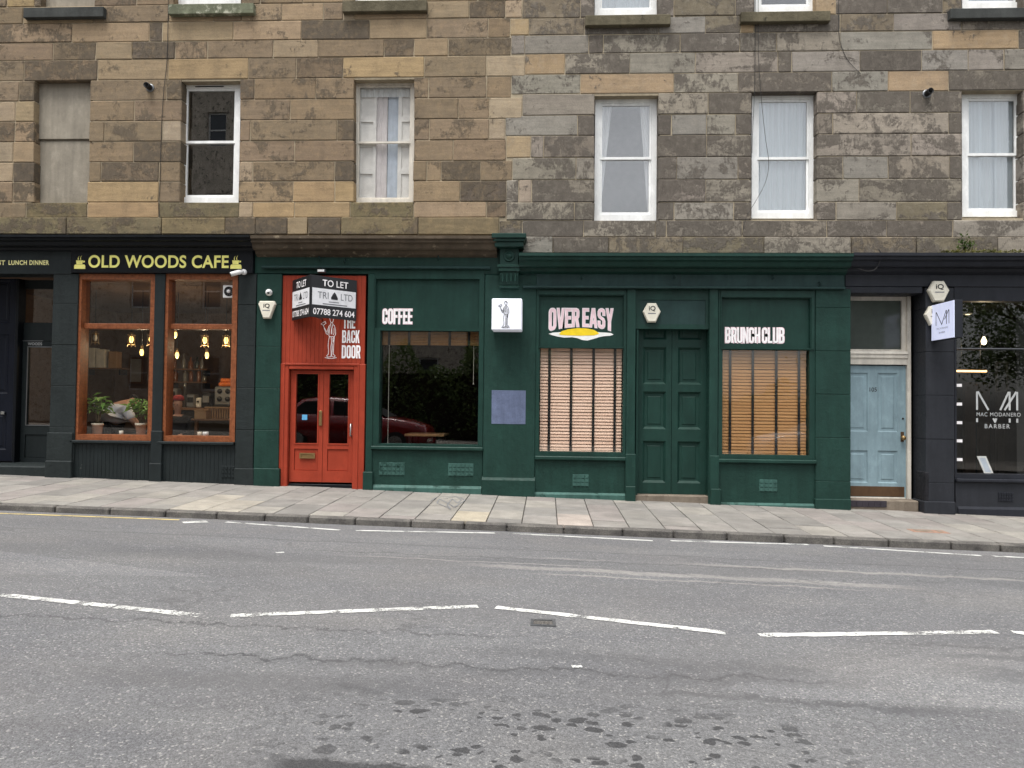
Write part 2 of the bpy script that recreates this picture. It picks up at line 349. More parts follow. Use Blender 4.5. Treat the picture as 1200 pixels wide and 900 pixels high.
# ---------------------------------------------------------------- ground materials
def KY(x): return -2.46+.016*max(-14, min(14, x))
def asphalt():
    g = G('asphalt'); p = g.pos(); xyz = g._sep(p); x, y = xyz[0], xyz[1]
    vc = g.n('TexVoronoi'); g.set(vc.inputs['Vector'], p); vc.inputs['Scale'].default_value = 105
    cell = g._sep(vc.outputs['Color'])[0]
    fine = g.noise(p, 190, 3, .7); med = g.noise(p, 20, 5, .65)
    big = g.noise(g.scale(p, .35, 1.3, 1), 1.3, 6, .6, .4); big2 = g.noise(g.scale(p, .9, 1.6, 1), .8, 4, .5)
    a, b = S(72, 72, 73), S(112, 111, 110)
    c = g.mix(g.rng(big, .3, .7), V(S(107, 107, 109), .84), V(S(108, 108, 108), 1.1))
    c = g.mix(g.rng(big2, .5, .75, 0, .3), c, S(128, 124, 119))
    c = g.mix(1, c, g.mix(g.rng(cell, 0, 1), V((1, 1, 1), .74), V((1, 1, 1), 1.26)), 'MULTIPLY')
    c = g.mix(1, c, g.mix(g.rng(fine, .3, .7), V((1, 1, 1), .6), V((1, 1, 1), 1.42)), 'MULTIPLY')
    c = g.mix(g.rng(cell, .94, .97, 0, .6), c, S(164, 162, 157))
    c = g.mix(g.rng(med, .55, .8, 0, .3), c, S(98, 98, 99))
    nx = g.noise(g.scale(p, 1, .25, 0), 1.3, 5, .6); nx2 = g.noise(g.scale(p, 1, .1, 0), .5, 2)
    def band(y0, sl, amp, wd, x0, x1, col, k, nn=nx):
        nonlocal c
        cy = g.math('ADD', g.math('MULTIPLY', x, sl), g.math('MULTIPLY', g.math('SUBTRACT', nn, .5), amp))
        d = g.math('ABSOLUTE', g.math('SUBTRACT', g.math('SUBTRACT', y, y0), cy))
        m = g.rng(d, wd*.35, wd, 1, 0, True)
        m = g.math('MULTIPLY', m, g.math('MULTIPLY', g.rng(x, x0, x0+.7, 0, 1, True), g.rng(x, x1-.7, x1, 1, 0, True)))
        m = g.math('MULTIPLY', m, g.rng(med, .3, .62, .25, k))
        c = g.mix(m, c, col)
    dk, lt = S(84, 84, 85), S(150, 147, 142)
    nh = g.noise(g.scale(p, 1, .4, 0), 3.4, 7, .7)
    band(-4.55, .05, .5, .3, -9, 9, dk, .3, nx2); band(-3.75, .01, .3, .03, -9, 9, dk, .8)
    band(-4.62, -.03, .25, .10, -.4, 3.9, lt, .75, nh); band(-4.25, .02, .35, .03, -2, 9, dk, 1., nh); band(-4.05, -.03, .3, .07, 1.6, 9, lt, .7, nh)
    band(-4.85, -.02, .2, .03, .2, 3.4, lt, .9, nh); band(-4.45, 0, .25, .02, -1.6, 1.2, lt, .9); band(-4.15, 0, .3, .04, .2, 1.4, lt, .8, nh)
    band(-7.1, .03, .55, .022, -1.9, 2.4, S(66, 66, 67), 1.1, nh); band(-7.12, .03, .55, .10, -1.6, 2.6, dk, .45, nh); band(-6.85, -.03, .5, .10, -.2, 2.6, dk, .55, nh); band(-7.45, .02, .6, .16, -2.2, .3, dk, .5, nh)
    band(-6.65, .04, .4, .05, 2.6, 6, dk, .9, nh); band(-6.35, 0, .4, .03, 2.2, 6, dk, .7, nh); band(-6.8, 0, .5, .16, 2.6, 4.2, dk, .7, nh); band(-7.3, -.03, .45, .05, .6, 3, dk, .8, nh); band(-6.6, .02, .5, .02, -3.5, .6, S(70, 70, 71), .8, nh)
    wq = g.n('VectorMath', operation='ADD'); g.set(wq.inputs[0], g.scale(p, .55, 1.25, 1)); nq = g.n('TexNoise'); g.set(nq.inputs['Vector'], p); nq.inputs['Scale'].default_value = 2.2; nq.inputs['Detail'].default_value = 8
    sq = g.n('VectorMath', operation='SCALE'); g.set(sq.inputs[0], nq.outputs[1]); sq.inputs['Scale'].default_value = .55; g.set(wq.inputs[1], sq.outputs[0])
    ed = g.voro(wq.outputs[0], 1.1, 'DISTANCE_TO_EDGE')
    ck = g.math('MULTIPLY', g.rng(ed, .004, .013, 1, 0), g.rng(g.noise(p, .55, 3), .46, .58, 0, .35)); c = g.mix(ck, c, S(70, 70, 71))
    pt = g.voro(g.scale(p, .25, .6, 1), .9, 'F1', 1); c = g.mix(1, c, g.mix(g.rng(g._sep(pt)[0], 0, 1), V((1, 1, 1), .9), V((1, 1, 1), 1.08)), 'MULTIPLY')
    c = g.mix(g.rng(g.noise(g.scale(p, .5, 1, 1), 1.1, 8, .7), .42, .62, 0, .3), c, S(100, 98, 97))
    # drips and puddle marks, dark with wet
    vw = g.n('TexVoronoi'); wv = g.n('VectorMath', operation='ADD'); g.set(wv.inputs[0], g.scale(p, 1, 1.5, 1))
    nw = g.n('TexNoise'); g.set(nw.inputs['Vector'], p); nw.inputs['Scale'].default_value = 14; nw.inputs['Detail'].default_value = 5
    sw = g.n('VectorMath', operation='SCALE'); g.set(sw.inputs[0], nw.outputs[1]); sw.inputs['Scale'].default_value = .11; g.set(wv.inputs[1], sw.outputs[0])
    g.set(vw.inputs['Vector'], wv.outputs[0]); vw.inputs['Scale'].default_value = 12
    rnd = g._sep(vw.outputs['Color'])[0]
    thr = g.math('MULTIPLY', g.math('POWER', rnd, 1.1), .6)
    wet = g.rng(g.math('SUBTRACT', vw.outputs['Distance'], thr), -.03, .01, 1, 0)
    zone = g.math('MULTIPLY', g.math('MULTIPLY', g.rng(y, -8.6, -8.15, 0, 1), g.rng(y, -7.7, -7.4, 1, 0)), g.math('MULTIPLY', g.rng(x, -.9, -.2, 0, 1), g.rng(x, 1.6, 2.1, 1, 0)))
    clump = g.rng(g.noise(p, 2.6, 3), .36, .46)
    wet = g.math('MULTIPLY', g.math('MULTIPLY', wet, zone), clump)
    wet = g.math('MAXIMUM', wet, g.math('MULTIPLY', g.rng(g.math('ADD', y, g.math('MULTIPLY', med, .12)), -8.1, -8.13, 0, 1), g.math('MULTIPLY', g.rng(x, -.62, -.5, 0, 1), g.rng(x, .0, .12, 1, 0))))
    c = g.mix(g.math('MULTIPLY', wet, .85), c, S(56, 56, 57))
    g.base(c, g.math('SUBTRACT', .9, g.math('MULTIPLY', wet, .35)), .25)
    h = g.math('ADD', g.math('MULTIPLY', vc.outputs['Distance'], -.7), g.math('MULTIPLY', fine, .5)); g.bump(h, .8, .006)
asphalt()
def slabmat():
    g = G('slab'); p = g.pos(); q = g.obj(); r = g.n('ObjectInfo').outputs['Color']
    n = g.noise(q, 3, 6, .6); f = g.noise(p, 90, 4, .7); st = g.noise(p, 1.6, 6, .65)
    c = g.mix(1, r, g.mix(g.rng(n, .3, .7), V((1, 1, 1), .78), V((1, 1, 1), 1.16)), 'MULTIPLY')
    c = g.mix(1, c, g.mix(g.rng(f, .3, .7), V((1, 1, 1), .76), V((1, 1, 1), 1.16)), 'MULTIPLY')
    c = g.mix(g.rng(st, .48, .7, 0, .5), c, S(110, 107, 102)); c = g.mix(g.rng(g.noise(g.scale(p, 1, 1, 1), 6, 8, .75), .52, .7, 0, .35), c, S(120, 116, 111))
    sp = g.voro(p, 7); c = g.mix(g.rng(sp, .05, .07, .55, 0), c, S(96, 94, 90))
    g.base(c, .88, .25); g.bump(g.math('ADD', f, n), .35, .005)
slabmat()
def kerbmat():
    g = G('kerb_stone'); p = g.pos(); n = g.noise(p, 5, 6, .65); f = g.noise(p, 80, 4, .7)
    c = g.mix(g.rng(n, .3, .7), S(72, 70, 68), S(118, 114, 108)); c = g.mix(1, c, g.mix(g.rng(f, .3, .7), V((1, 1, 1), .7), V((1, 1, 1), 1.25)), 'MULTIPLY')
    g.base(c, .85, .3); g.bump(g.math('ADD', f, g.math('MULTIPLY', n, 2)), .6, .012)
kerbmat()
def roadpaint(name, col, wear):
    g = G(name); p = g.pos(); n = g.noise(p, 6, 8, .7); f = g.noise(p, 75, 4, .7)
    k = g.math('ADD', g.math('MULTIPLY', n, .6), g.math('MULTIPLY', f, .4))
    c = g.mix(g.rng(g.noise(p, 3, 5), .35, .7), V(col, .72), col); g.base(c, .7, .3)
    tr = g.n('BsdfTransparent'); ms = g.n('MixShader'); g.set(ms.inputs[0], g.rng(k, wear-.03, wear+.03, 0, 1))
    g.t.links.new(tr.outputs[0], ms.inputs[1]); g.t.links.new(g.p.outputs[0], ms.inputs[2]); g.t.links.new(ms.outputs[0], g.out.inputs[0])
roadpaint('road_white', S(214, 214, 209), .455); roadpaint('road_white_worn', S(205, 205, 200), .475); roadpaint('road_yellow', S(214, 194, 128), .42)
paint('earth', S(86, 84, 80), .95, .2, .3)

# ---------------------------------------------------------------- ground, road, pavement, kerb
def sheet(name, mat, xs, ys, fz):
    m = MB(); nx = len(xs)
    m.add([(x, y, fz(x, y)) for y in ys for x in xs], [(j*nx+i, j*nx+i+1, (j+1)*nx+i+1, (j+1)*nx+i) for j in range(len(ys)-1) for i in range(nx-1)])
    return m.build(name, mat)
tag(sheet('ground', 'earth', [-300, -60, 0, 60, 300], [-300, -60, -12, 0, 60, 300], lambda x, y: -.0235*x-.42), kind='structure')
XS = [-60+2*i for i in range(61)]
tag(sheet('road', 'asphalt', XS, [-9.7+.36*i for i in range(20)]+[-2.5, -2.1], Zr), kind='structure')
pv = MB()
pv.add([(x, y, Gp(x, y)-.05) for y in (-2.3, .6) for x in XS], [(i, i+1, 62+i, 61+i) for i in range(60)])
pavement = tag(pv.build('pavement', 'kerb_stone'), kind='structure')
slab_cols = [S(136, 133, 127), S(141, 137, 131), S(130, 127, 122), S(137, 131, 126), S(145, 141, 133)]
xk = -9.6; ci = 0
while xk < 9.4:
    wd = .428; off = [0, .33, .12, .45, .22][ci % 5]
    ye = .04; yy = -off if off else -.62
    edges = [.04]
    while yy > KY(xk)+.2: edges.append(yy); yy -= .65
    edges.append(KY(xk+wd/2)+.125)
    if len(edges) > 2 and edges[-2]-edges[-1] < .16: edges.pop(-2)
    for a, b in zip(edges, edges[1:]):
        g_ = .005; dz = random.uniform(-.003, .003)
        mb = MB().cbox(xk+g_, xk+wd-g_, b+.010, a-.010, -.045, dz, .005)
        for v in mb.v: v.z += Gp(v.x, v.y)
        o = mb.build('paving_slab', 'slab', pavement)
        c = random.choice(slab_cols); px = xk
        if abs(xk+.61) < .22 and b < -1.7: c = S(166, 157, 139)
        if abs(xk-.7) < .2 and b < -1.6: c = S(162, 152, 143)
        if -4.3 < xk < -3.6 and b < -1.6: c = S(160, 154, 142)
        o.color = V(c, random.uniform(.93, 1.06))
    xk += wd; ci += 1
kerb = MB(); kerb.add([(x, KY(x)+d, Gp(x, KY(x))-.06) for d in (.02, .12) for x in XS], [(i, i+1, 62+i, 61+i) for i in range(60)])
kerb = tag(kerb.build('kerb', 'kerb_stone'), kind='structure')
kj = [-70, 22, 86, 148, 211, 269, 323, 372, 425, 488, 548, 596, 660, 726, 783, 843, 907, 963, 1024, 1094, 1149, 1212, 1275]
kx = [onroad(q, 600+(q/1200)*49-6)[0] for q in kj]
kx[0] = kx[1]-1.0
while kx[0] > -10: kx.insert(0, kx[0]-.68)
while kx[-1] < 10: kx.append(kx[-1]+.68)
for a, b in zip(kx, kx[1:]):
    g_ = .009; mb = MB().cbox(a+g_, b-g_, random.uniform(-.006, .006), .118, -.26, random.uniform(-.003, .003), .014)
    for v in mb.v:
        v.y += KY(v.x); v.z += Gp(v.x, v.y)
    mb.build('kerbstone', 'kerb_stone', kerb)

def stripe(name, mat, a, b, wd, lift=.004):                    # painted bar between two picture points, laid on the road
    p0, p1 = Vector(onroad(*a)), Vector(onroad(*b))
    return strip_xy(name, mat, p0, p1, wd, lift)
def strip_xy(name, mat, p0, p1, wd, lift=.004):
    d = (p1-p0).normalized(); n = Vector((-d.y, d.x)); m = MB(); k = 24; vs = []
    for i in range(k+1):
        q = p0.lerp(p1, i/k)
        for s_ in (-1, 1):
            e = q+n*s_*(wd/2+random.uniform(-.006, .006)); vs.append((e.x, e.y, Zr(e.x, e.y)+lift))
    m.add(vs, [(2*i, 2*i+2, 2*i+3, 2*i+1) for i in range(k)]); return m.build(name, mat)
CZ = [((-75, 690), (-8, 696), 'road_white', 'white zigzag bar at the far left edge of the road centre'),
      ((0, 697.5), (133, 711), 'road_white', 'worn white zigzag bar left of the road centre'),
      ((136, 711.5), (234, 722), 'road_white_worn', 'nearly worn away white zigzag bar end, left of the road centre'),
      ((270, 722), (560, 711), 'road_white_worn', 'patchy white zigzag bar rising to the right in the road centre'),
      ((581, 712), (850, 742), 'road_white', 'long white zigzag bar falling to the right beside the iron cover'),
      ((890, 745), (1167, 741), 'road_white', 'clean white zigzag bar on the right of the road centre'),
      ((1186, 741), (1330, 757), 'road_white', 'white zigzag bar cut by the right edge of the picture')]
for a, b, m_, l_ in CZ: tag(stripe('zigzag_marking', m_, a, b, .074), l_, 'road marking', 'zigzag bars along the road centre')
KZ = [((265, 612), (398, 621.5), 'thin white zigzag bar by the kerb below the red doors'), ((417, 622), (580, 625), 'thin white zigzag bar by the kerb below the coffee window'),
      ((600, 625.5), (765, 634), 'thin white zigzag bar by the kerb below the over easy window'), ((786, 634), (947, 638.5), 'thin white zigzag bar by the kerb below the green double doors'),
      ((965, 640), (1150, 651.5), 'thin white zigzag bar by the kerb below the blue door'), ((1164, 652), (1290, 658), 'thin white zigzag bar by the kerb below the barber window')]
for a, b, l_ in KZ: tag(stripe('zigzag_marking', 'road_white', a, b, .075), l_, 'road marking', 'zigzag bars along the kerb')
tag(stripe('yellow_line', 'road_yellow', (-90, 598.5), (210, 609.5), .07), 'faded yellow line along the kerb below the cafe', 'road marking')
tag(stripe('end_bar', 'road_white', (214, 612.5), (243, 611.5), .16), 'short thick white bar between yellow line and zigzag bars', 'road marking')
tag(stripe('paint_fleck', 'road_white', (323, 648), (333, 647.6), .05), 'tiny white paint fleck on the road below the red doors', 'road marking')
tag(stripe('paint_fleck', 'road_white', (670, 782), (682, 781.5), .03), 'tiny white paint fleck on the cracked road below the iron cover', 'road marking')
# iron cover in the road
xa, ya = onroad(622, 726); xb, yb = onroad(651, 735); zc = Zr(xa, ya)
cv = thing('iron_cover', ((xa+xb)/2, (ya+yb)/2, zc), 'small dark rectangular iron cover set in the road', 'cover')
m = MB()
for (x0, x1, y0, y1) in ((xa, xb, yb, yb+.02), (xa, xb, ya-.02, ya), (xa, xa+.02, yb+.021, ya-.021), (xb-.02, xb, yb+.021, ya-.021)): m.box(x0, x1, y0, y1, zc-.02, zc+.006)
m.build('rim', 'grey_metal', cv)
m = MB().box(xa+.02, xb-.02, yb+.02, ya-.02, zc-.02, zc-.001)
for i in range(4):
    for j in range(3): m.box(xa+.03+i*(xb-xa-.06)/4, xa+.03+(i+.6)*(xb-xa-.06)/4, yb+.03+j*(ya-yb-.06)/3, yb+.03+(j+.6)*(ya-yb-.06)/3, zc-.002, zc+.005)
m.build('plate', 'kerb_stone', cv)
# small terracotta-edged cover in the pavement below the barber
def onpave(px, py):
    z = 0; d = _f*F+RV*(px-600)-UV*(py-450)
    for _ in range(8):
        k = (z-CP.z)/d.z; q = CP+d*k; z = Gp(q.x, q.y)
    return q.x, q.y
paint('terracotta', S(140, 112, 96), .9, .3, .3)
xa, ya = onpave(1062, 620); xb, yb = onpave(1112, 624.5)
cv = thing('water_cover', ((xa+xb)/2, (ya+yb)/2, Gp(xa, ya)), 'terracotta edged inspection cover in the pavement below the blue door', 'cover')
yb = ya-.2
for k, (x0, x1, y0, y1, mt, nm) in enumerate(((xa, xb, yb, ya, 'terracotta', 'surround'), (xa+.06, xa+.26, yb+.05, ya-.05, 'step_stone', 'plate'), (xa+.33, xb-.06, yb+.05, ya-.05, 'step_stone', 'plate'))):
    mb = MB().cbox(x0, x1, y0, y1, -.02, .004+.004*(k > 0), .003)
    for v in mb.v: v.z += Gp(v.x, v.y)
    mb.build(nm, mt, cv)

# ---------------------------------------------------------------- the two tenement fronts
LCOL = {'t': (S(132, 116, 95), .3), 'T': (S(150, 132, 107), .16), 'y': (S(163, 140, 106), .1), 'd': (S(118, 104, 86), .58), 'D': (S(98, 89, 79), .78), 'g': (S(116, 106, 82), .5), 'p': (S(160, 144, 122), .2), 'h': (S(144, 126, 102), .5), 'o': (S(126, 112, 86), .35)}
RCOL = {'L': (S(138, 132, 122), .3), 'm': (S(146, 138, 126), .52), 'd': (S(132, 124, 113), .74), 'D': (S(92, 85, 79), .9), 'o': (S(122, 112, 94), .5), 'y': (S(158, 138, 110), .15), 'p': (S(162, 148, 130), .2)}
ROWS_L = [(-17, 7, "-75 t 8 y 40 d 48 . 110 d 160 t 204 . 283 d 305 t 355 T 402 t 414 . 490 T 560 t 612"),
 (7, 27, "-75 t 27 T 110 t 198 T 250 t 283 h 330 T 379 t 402 p 415 T 500 T 550 d 592 p 612"),
 (27, 49.5, "-75 t -20 h 84 T 175 D 190 T 273 T 353 D 433 T 500 t 572 t 598"),
 (49.5, 70, "-75 T -30 t 62 d 112 T 155 D 205 h 243 t 320 T 373 t 450 d 485 T 525 d 599"),
 (70, 94, "-75 T -25 t 28 d 114 T 197 y 291 t 347 d 402 y 497 t 570 p 615"),
 (94, 118, "-75 T -30 t 22 d 40 . 105 t 195 d 213 . 281 d 298 t 370 t 415 . 485 t 502 t 570 t 599"),
 (118, 142, "-75 t -20 p 18 T 40 . 105 t 157 t 213 . 281 t 340 t 415 . 485 t 537 t 573 p 612"),
 (142, 166, "-75 d -20 d 17 h 40 . 104 t 122 t 190 p 212 . 281 t 293 t 395 d 415 . 485 t 503 t 573 p 592"),
 (166, 190, "-75 T -22 p 15 T 40 . 104 t 156 d 212 . 280 t 345 t 415 . 485 t 531 t 593"),
 (190, 213, "-75 t -30 p 15 D 40 . 104 t 118 d 186 t 211 . 280 p 296 t 392 D 415 . 484 t 500 T 517 d 563 t 600"),
 (213, 237, "-75 T -20 t 15 h 40 . 102 y 186 t 211 . 279 h 343 y 392 y 415 . 484 T 539 D 593"),
 (237, 255, "-75 t -30 t 30 g 102 y 186 g 280 p 296 y 345 y 410 g 485 T 570 d 593"),
 (255, 275, "-75 g -25 g 79 g 190 o 264 d 300 D 337 T 361 D 400 g 490 o 585")]
ROWS_R = [(-2, 21, "612 o 680 d 697 . 771 d 790 o 862 d 884 . 956 y 980 d 1040 d 1105 o 1127 . 1199 d 1275"),
 (21, 41, "598 y 620 o 685 d 772 L 827 o 868 y 884 d 985 o 1047 L 1127 d 1275"),
 (41, 63, "599 L 615 L 690 d 707 m 797 d 867 d 910 m 985 L 1093 y 1194 d 1275"),
 (63, 87, "615 y 662 m 738 L 815 m 912 d 928 L 1008 D 1080 L 1135 L 1177 L 1275"),
 (87, 110, "599 L 680 y 790 m 865 d 975 L 1041 y 1112 d 1215 m 1275"),
 (110, 135, "612 L 697 . 771 m 830 d 881 . 957 m 1004 d 1067 d 1128 . 1199 d 1275"),
 (135, 159, "592 L 677 d 697 . 771 D 787 L 828 L 862 d 881 . 957 d 976 m 1112 d 1128 . 1199 m 1275"),
 (159, 184.5, "593 y 622 m 637 d 697 . 771 d 828 d 881 . 957 m 1068 m 1128 . 1199 d 1275"),
 (184.5, 210.5, "600 m 675 m 697 . 771 d 793 L 865 d 881 . 957 d 988 L 1041 m 1113 d 1128 . 1199 L 1275"),
 (210.5, 237, "593 m 608 p 623 d 697 . 771 d 827 m 881 . 957 m 1007 d 1128 . 1199 d 1275"),
 (237, 258, "593 m 673 d 697 . 771 d 790 m 860 d 881 . 957 d 980 L 1051 o 1110 d 1128 . 1199 m 1275"),
 (258, 277.5, "585 o 612 d 684 m 768 d 781 d 870 d 969 d 1039 d 1117 m 1275"),
 (277.5, 297, "612 L 648 d 713 o 800 o 895 m 997 o 1073 o 1168 m 1275")]
tl = thing('tenement_building', (-4.8, 0, 0), 'warm tan sandstone tenement front above the cafe and the red doors', 'building')
tr_ = thing('tenement_building', (4.0, 0, 0), 'grey brown flaking sandstone tenement front above the green shop and the barber', 'building')
OPEN_L = [(40, 96, 105, 237), (213, 97, 281, 237), (415, 95, 485, 237), (48, -150, 110, 8), (204, -150, 283, 5), (414, -150, 490, 2)]
OPEN_R = [(697, 114, 771, 257), (881, 109, 957, 255), (1128, 108, 1199, 253), (697, -130, 771, 17), (884, -130, 956, 13), (1127, -130, 1199, 9)]
xb_ = W(604, 140)[0]
def openings(L): return [B(*r) for r in L]
HL, HR = openings(OPEN_L), openings(OPEN_R)
E3 = lambda H: [(a-.03, b+.03, c-.03, d+.03) for a, b, c, d in H]
TOP = 9.6
wl = MB().slab(-12, xb_, 3.6, TOP, E3(HL), .012, .30).build('wall', 'mortar', tl)
wr = MB().slab(xb_, 12, 3.5, TOP, E3(HR), .0125, .30).build('wall', 'mortar', tr_)
def lay(rows, parent, cols, matn, refx):
    for ri, (ya, yb, line) in enumerate(rows):
        z1, z0 = W(refx, ya)[1], W(refx, yb)[1]; tk = line.split(); ym = (ya+yb)/2
        if ri == 0: z1 += 0
        for i in range(0, len(tk)-2, 2):
            if tk[i+1] == '.': continue
            a, b = float(tk[i]), float(tk[i+2])
            sh = (ya-yb)*0
            yy = ym-.0125*(((a+b)/2)-refx)*max(0, (260-ym)/235)
            x0, x1 = W(a, yy)[0], W(b, yy)[0]; g_ = .005
            last = ri == len(rows)-1; pr = random.uniform(-.004, .004)-(.028 if last else 0)
            mb = MB().cbox(x0+g_, x1-g_, pr, .26, z0+g_, z1-g_, .009)
            for v in mb.v: v.x += random.uniform(-.0045, .0045); v.z += random.uniform(-.0045, .0045); v.y += random.uniform(-.003, .003)
            o = mb.build('stone', matn, parent)
            c, stn = cols[tk[i+1]]; k = random.uniform(.92, 1.08)
            o.color = (c[0]*k*random.uniform(.97, 1.03), c[1]*k, c[2]*k*random.uniform(.96, 1.04), 1); o['stain'] = max(0, min(1, stn+random.uniform(-.1, .1)))
lay(ROWS_L, wl, LCOL, 'sandstone', 100); lay(ROWS_R, wr, RCOL, 'sandstone_grey', 640)
# plain stonework above the frame, up to the eaves line of the built part
for par, xa, xb, cols, matn, hs_, z0 in ((wl, -12, xb_, LCOL, 'sandstone', HL, W(100, -17)[1]), (wr, xb_, 12, RCOL, 'sandstone_grey', HR, W(640, -2)[1])):
    m = MB(); zz = z0
    while zz < TOP-.3:
        x = xa
        while x < xb-.1:
            x2 = min(x+random.uniform(.5, 1.1), xb)
            for h in hs_:
                if h[2] < zz+.15 < h[3]:
                    if x < h[0] < x2: x2 = h[0]
                    if h[0]-.01 <= x < h[1]: x = h[1]; x2 = min(x+.6, xb)
            if x2-x > .05: m.cbox(x+.005, x2-.005, random.uniform(-.004, .004), .26, zz+.005, zz+.305, .007)
            x = x2
        zz += .31
    ea, eb = (-12, W(-75, 140)[0]) if par == wl else (W(1275, 140)[0]+.02, 12)
    zz = z0-.31
    while zz > 3.75:                                                # courses past the edges of the picture
        x = ea
        while x < eb-.05:
            x2 = min(x+random.uniform(.5, 1.0), eb)
            if eb-x2 < .2: x2 = eb
            m.cbox(x+.005, x2-.005, random.uniform(-.004, .004), .26, zz+.005, zz+.305, .007); x = x2
        zz -= .31
    o = m.build('upper_stonework', matn, par); o.color = cols['t' if par == wl else 'd'][0]; o['stain'] = .4; o['kind'] = 'stuff'
# ---------------------------------------------------------------- lettering
def glyphs():
    w_, a, b = .46, .165, .15
    def rr(x0, y0, x1, y1, r, n=4):
        pts = []
        for cx, cy, s0 in ((x1-r, y1-r, 0), (x0+r, y1-r, 90), (x0+r, y0+r, 180), (x1-r, y0+r, 270)):
            for k in range(n+1):
                t_ = math.radians(s0+90*k/n); pts.append((cx+r*math.cos(t_), cy+r*math.sin(t_)))
        return pts
    q = .1; D = {}
    D['O'] = [rr(0, 0, w_, 1, .19), rr(a, b, w_-a, 1-b, .06)]
    D['D'] = [[(0, 0), (.27, 0), (.4, .05), (w_, .18), (w_, .82), (.4, .95), (.27, 1), (0, 1)], [(a, .14), (w_-a, .2), (w_-a, .8), (a, .86)]]
    D['C'] = [[(w_, .62), (w_, .84), (.4, .95), (.28, 1), (.18, 1), (.06, .95), (0, .84), (0, .16), (.06, .05), (.18, 0), (.28, 0), (.4, .05), (w_, .16), (w_, .4), (w_-a, .4), (w_-a, .17), (.23, .14), (a, .17), (a, .83), (.23, .86), (w_-a, .83), (w_-a, .62)]]
    D['E'] = [[(0, 0), (.4, 0), (.4, b), (a, b), (a, .43), (.37, .43), (.37, .57), (a, .57), (a, 1-b), (.4, 1-b), (.4, 1), (0, 1)]]
    D['F'] = [[(0, 0), (a, 0), (a, .42), (.36, .42), (.36, .57), (a, .57), (a, 1-b), (.4, 1-b), (.4, 1), (0, 1)]]
    D['L'] = [[(0, 0), (.39, 0), (.39, b), (a, b), (a, 1), (0, 1)]]
    D['T'] = [[(.13, 0), (.13+a, 0), (.13+a, 1-b), (.43, 1-b), (.43, 1), (0, 1), (0, 1-b), (.13, 1-b)]]
    D['H'] = [[(0, 0), (a, 0), (a, .43), (w_-a, .43), (w_-a, 0), (w_, 0), (w_, 1), (w_-a, 1), (w_-a, .58), (a, .58), (a, 1), (0, 1)]]
    D['U'] = [[(0, 1), (0, .16), (.06, .05), (.18, 0), (.28, 0), (.4, .05), (w_, .16), (w_, 1), (w_-a, 1), (w_-a, .17), (.23, .13), (a, .17), (a, 1)]]
    D['N'] = [[(0, 0), (.15, 0), (.15, .55), (.31, 0), (w_, 0), (w_, 1), (.31, 1), (.31, .45), (.15, 1), (0, 1)]]
    D['V'] = [[(.15, 0), (.33, 0), (.48, 1), (.32, 1), (.24, .34), (.16, 1), (0, 1)]]
    D['Y'] = [[(.15, 0), (.32, 0), (.32, .4), (.47, 1), (.31, 1), (.235, .62), (.16, 1), (0, 1), (.15, .4)]]
    D['A'] = [[(0, 0), (.15, 0), (.175, .2), (.305, .2), (.33, 0), (.48, 0), (.34, 1), (.14, 1)], [(.195, .34), (.24, .74), (.285, .34)]]
    D['R'] = [[(0, 0), (a, 0), (a, .4), (.21, .4), (.29, 0), (.46, 0), (.37, .44), (.43, .52), (.45, .62), (.45, .84), (.4, .95), (.28, 1), (0, 1)], [(a, .54), (.28, .57), (.29, .82), (a, .86)]]
    D['B'] = [[(0, 0), (.28, 0), (.41, .05), (.46, .16), (.46, .42), (.38, .52), (.45, .62), (.45, .84), (.4, .95), (.28, 1), (0, 1)], [(a, .14), (.29, .17), (.29, .42), (a, .45)], [(a, .58), (.28, .61), (.28, .84), (a, .87)]]
    D['S'] = [[(.46, .66), (.46, .85), (.4, .95), (.28, 1), (.18, 1), (.06, .95), (0, .84), (0, .64), (.06, .54), (.28, .42), (.3, .36), (.3, .2), (.23, .14), (.16, .2), (.16, .36), (0, .36), (0, .16), (.06, .05), (.18, 0), (.28, 0), (.4, .05), (.46, .16), (.46, .38), (.4, .5), (.18, .62), (.16, .68), (.16, .82), (.23, .86), (.3, .82), (.3, .66)]]
    D['K'] = [[(0, 0), (a, 0), (a, .32), (.2, .4), (.29, 0), (.47, 0), (.32, .6), (.46, 1), (.3, 1), (a, .62), (a, 1), (0, 1)]]
    return D
GLY = glyphs()
def curve_mesh(name, loops, extr=.0, offset=0.):
    cu = bpy.data.curves.new(name, 'CURVE'); cu.dimensions = '2D'; cu.fill_mode = 'BOTH'; cu.extrude = extr; cu.offset = offset
    for L in loops:
        sp = cu.splines.new('POLY'); sp.points.add(len(L)-1)
        for p, (x, y) in zip(sp.points, L): p.co = (x, y, 0, 1)
        sp.use_cyclic_u = True
    ob = bpy.data.objects.new(name, cu); COL.objects.link(ob)
    dg = bpy.context.evaluated_depsgraph_get(); me = bpy.data.meshes.new_from_object(ob.evaluated_get(dg))
    bpy.data.objects.remove(ob); bpy.data.curves.remove(cu); return me
def text_mesh(s, bold=0., extr=0., spacing=1.):
    cu = bpy.data.curves.new('text', 'FONT'); cu.body = s; cu.size = 1; cu.offset = bold; cu.extrude = extr; cu.space_character = spacing
    ob = bpy.data.objects.new('text', cu); COL.objects.link(ob)
    dg = bpy.context.evaluated_depsgraph_get(); me = bpy.data.meshes.new_from_object(ob.evaluated_get(dg))
    bpy.data.objects.remove(ob); bpy.data.curves.remove(cu); return me
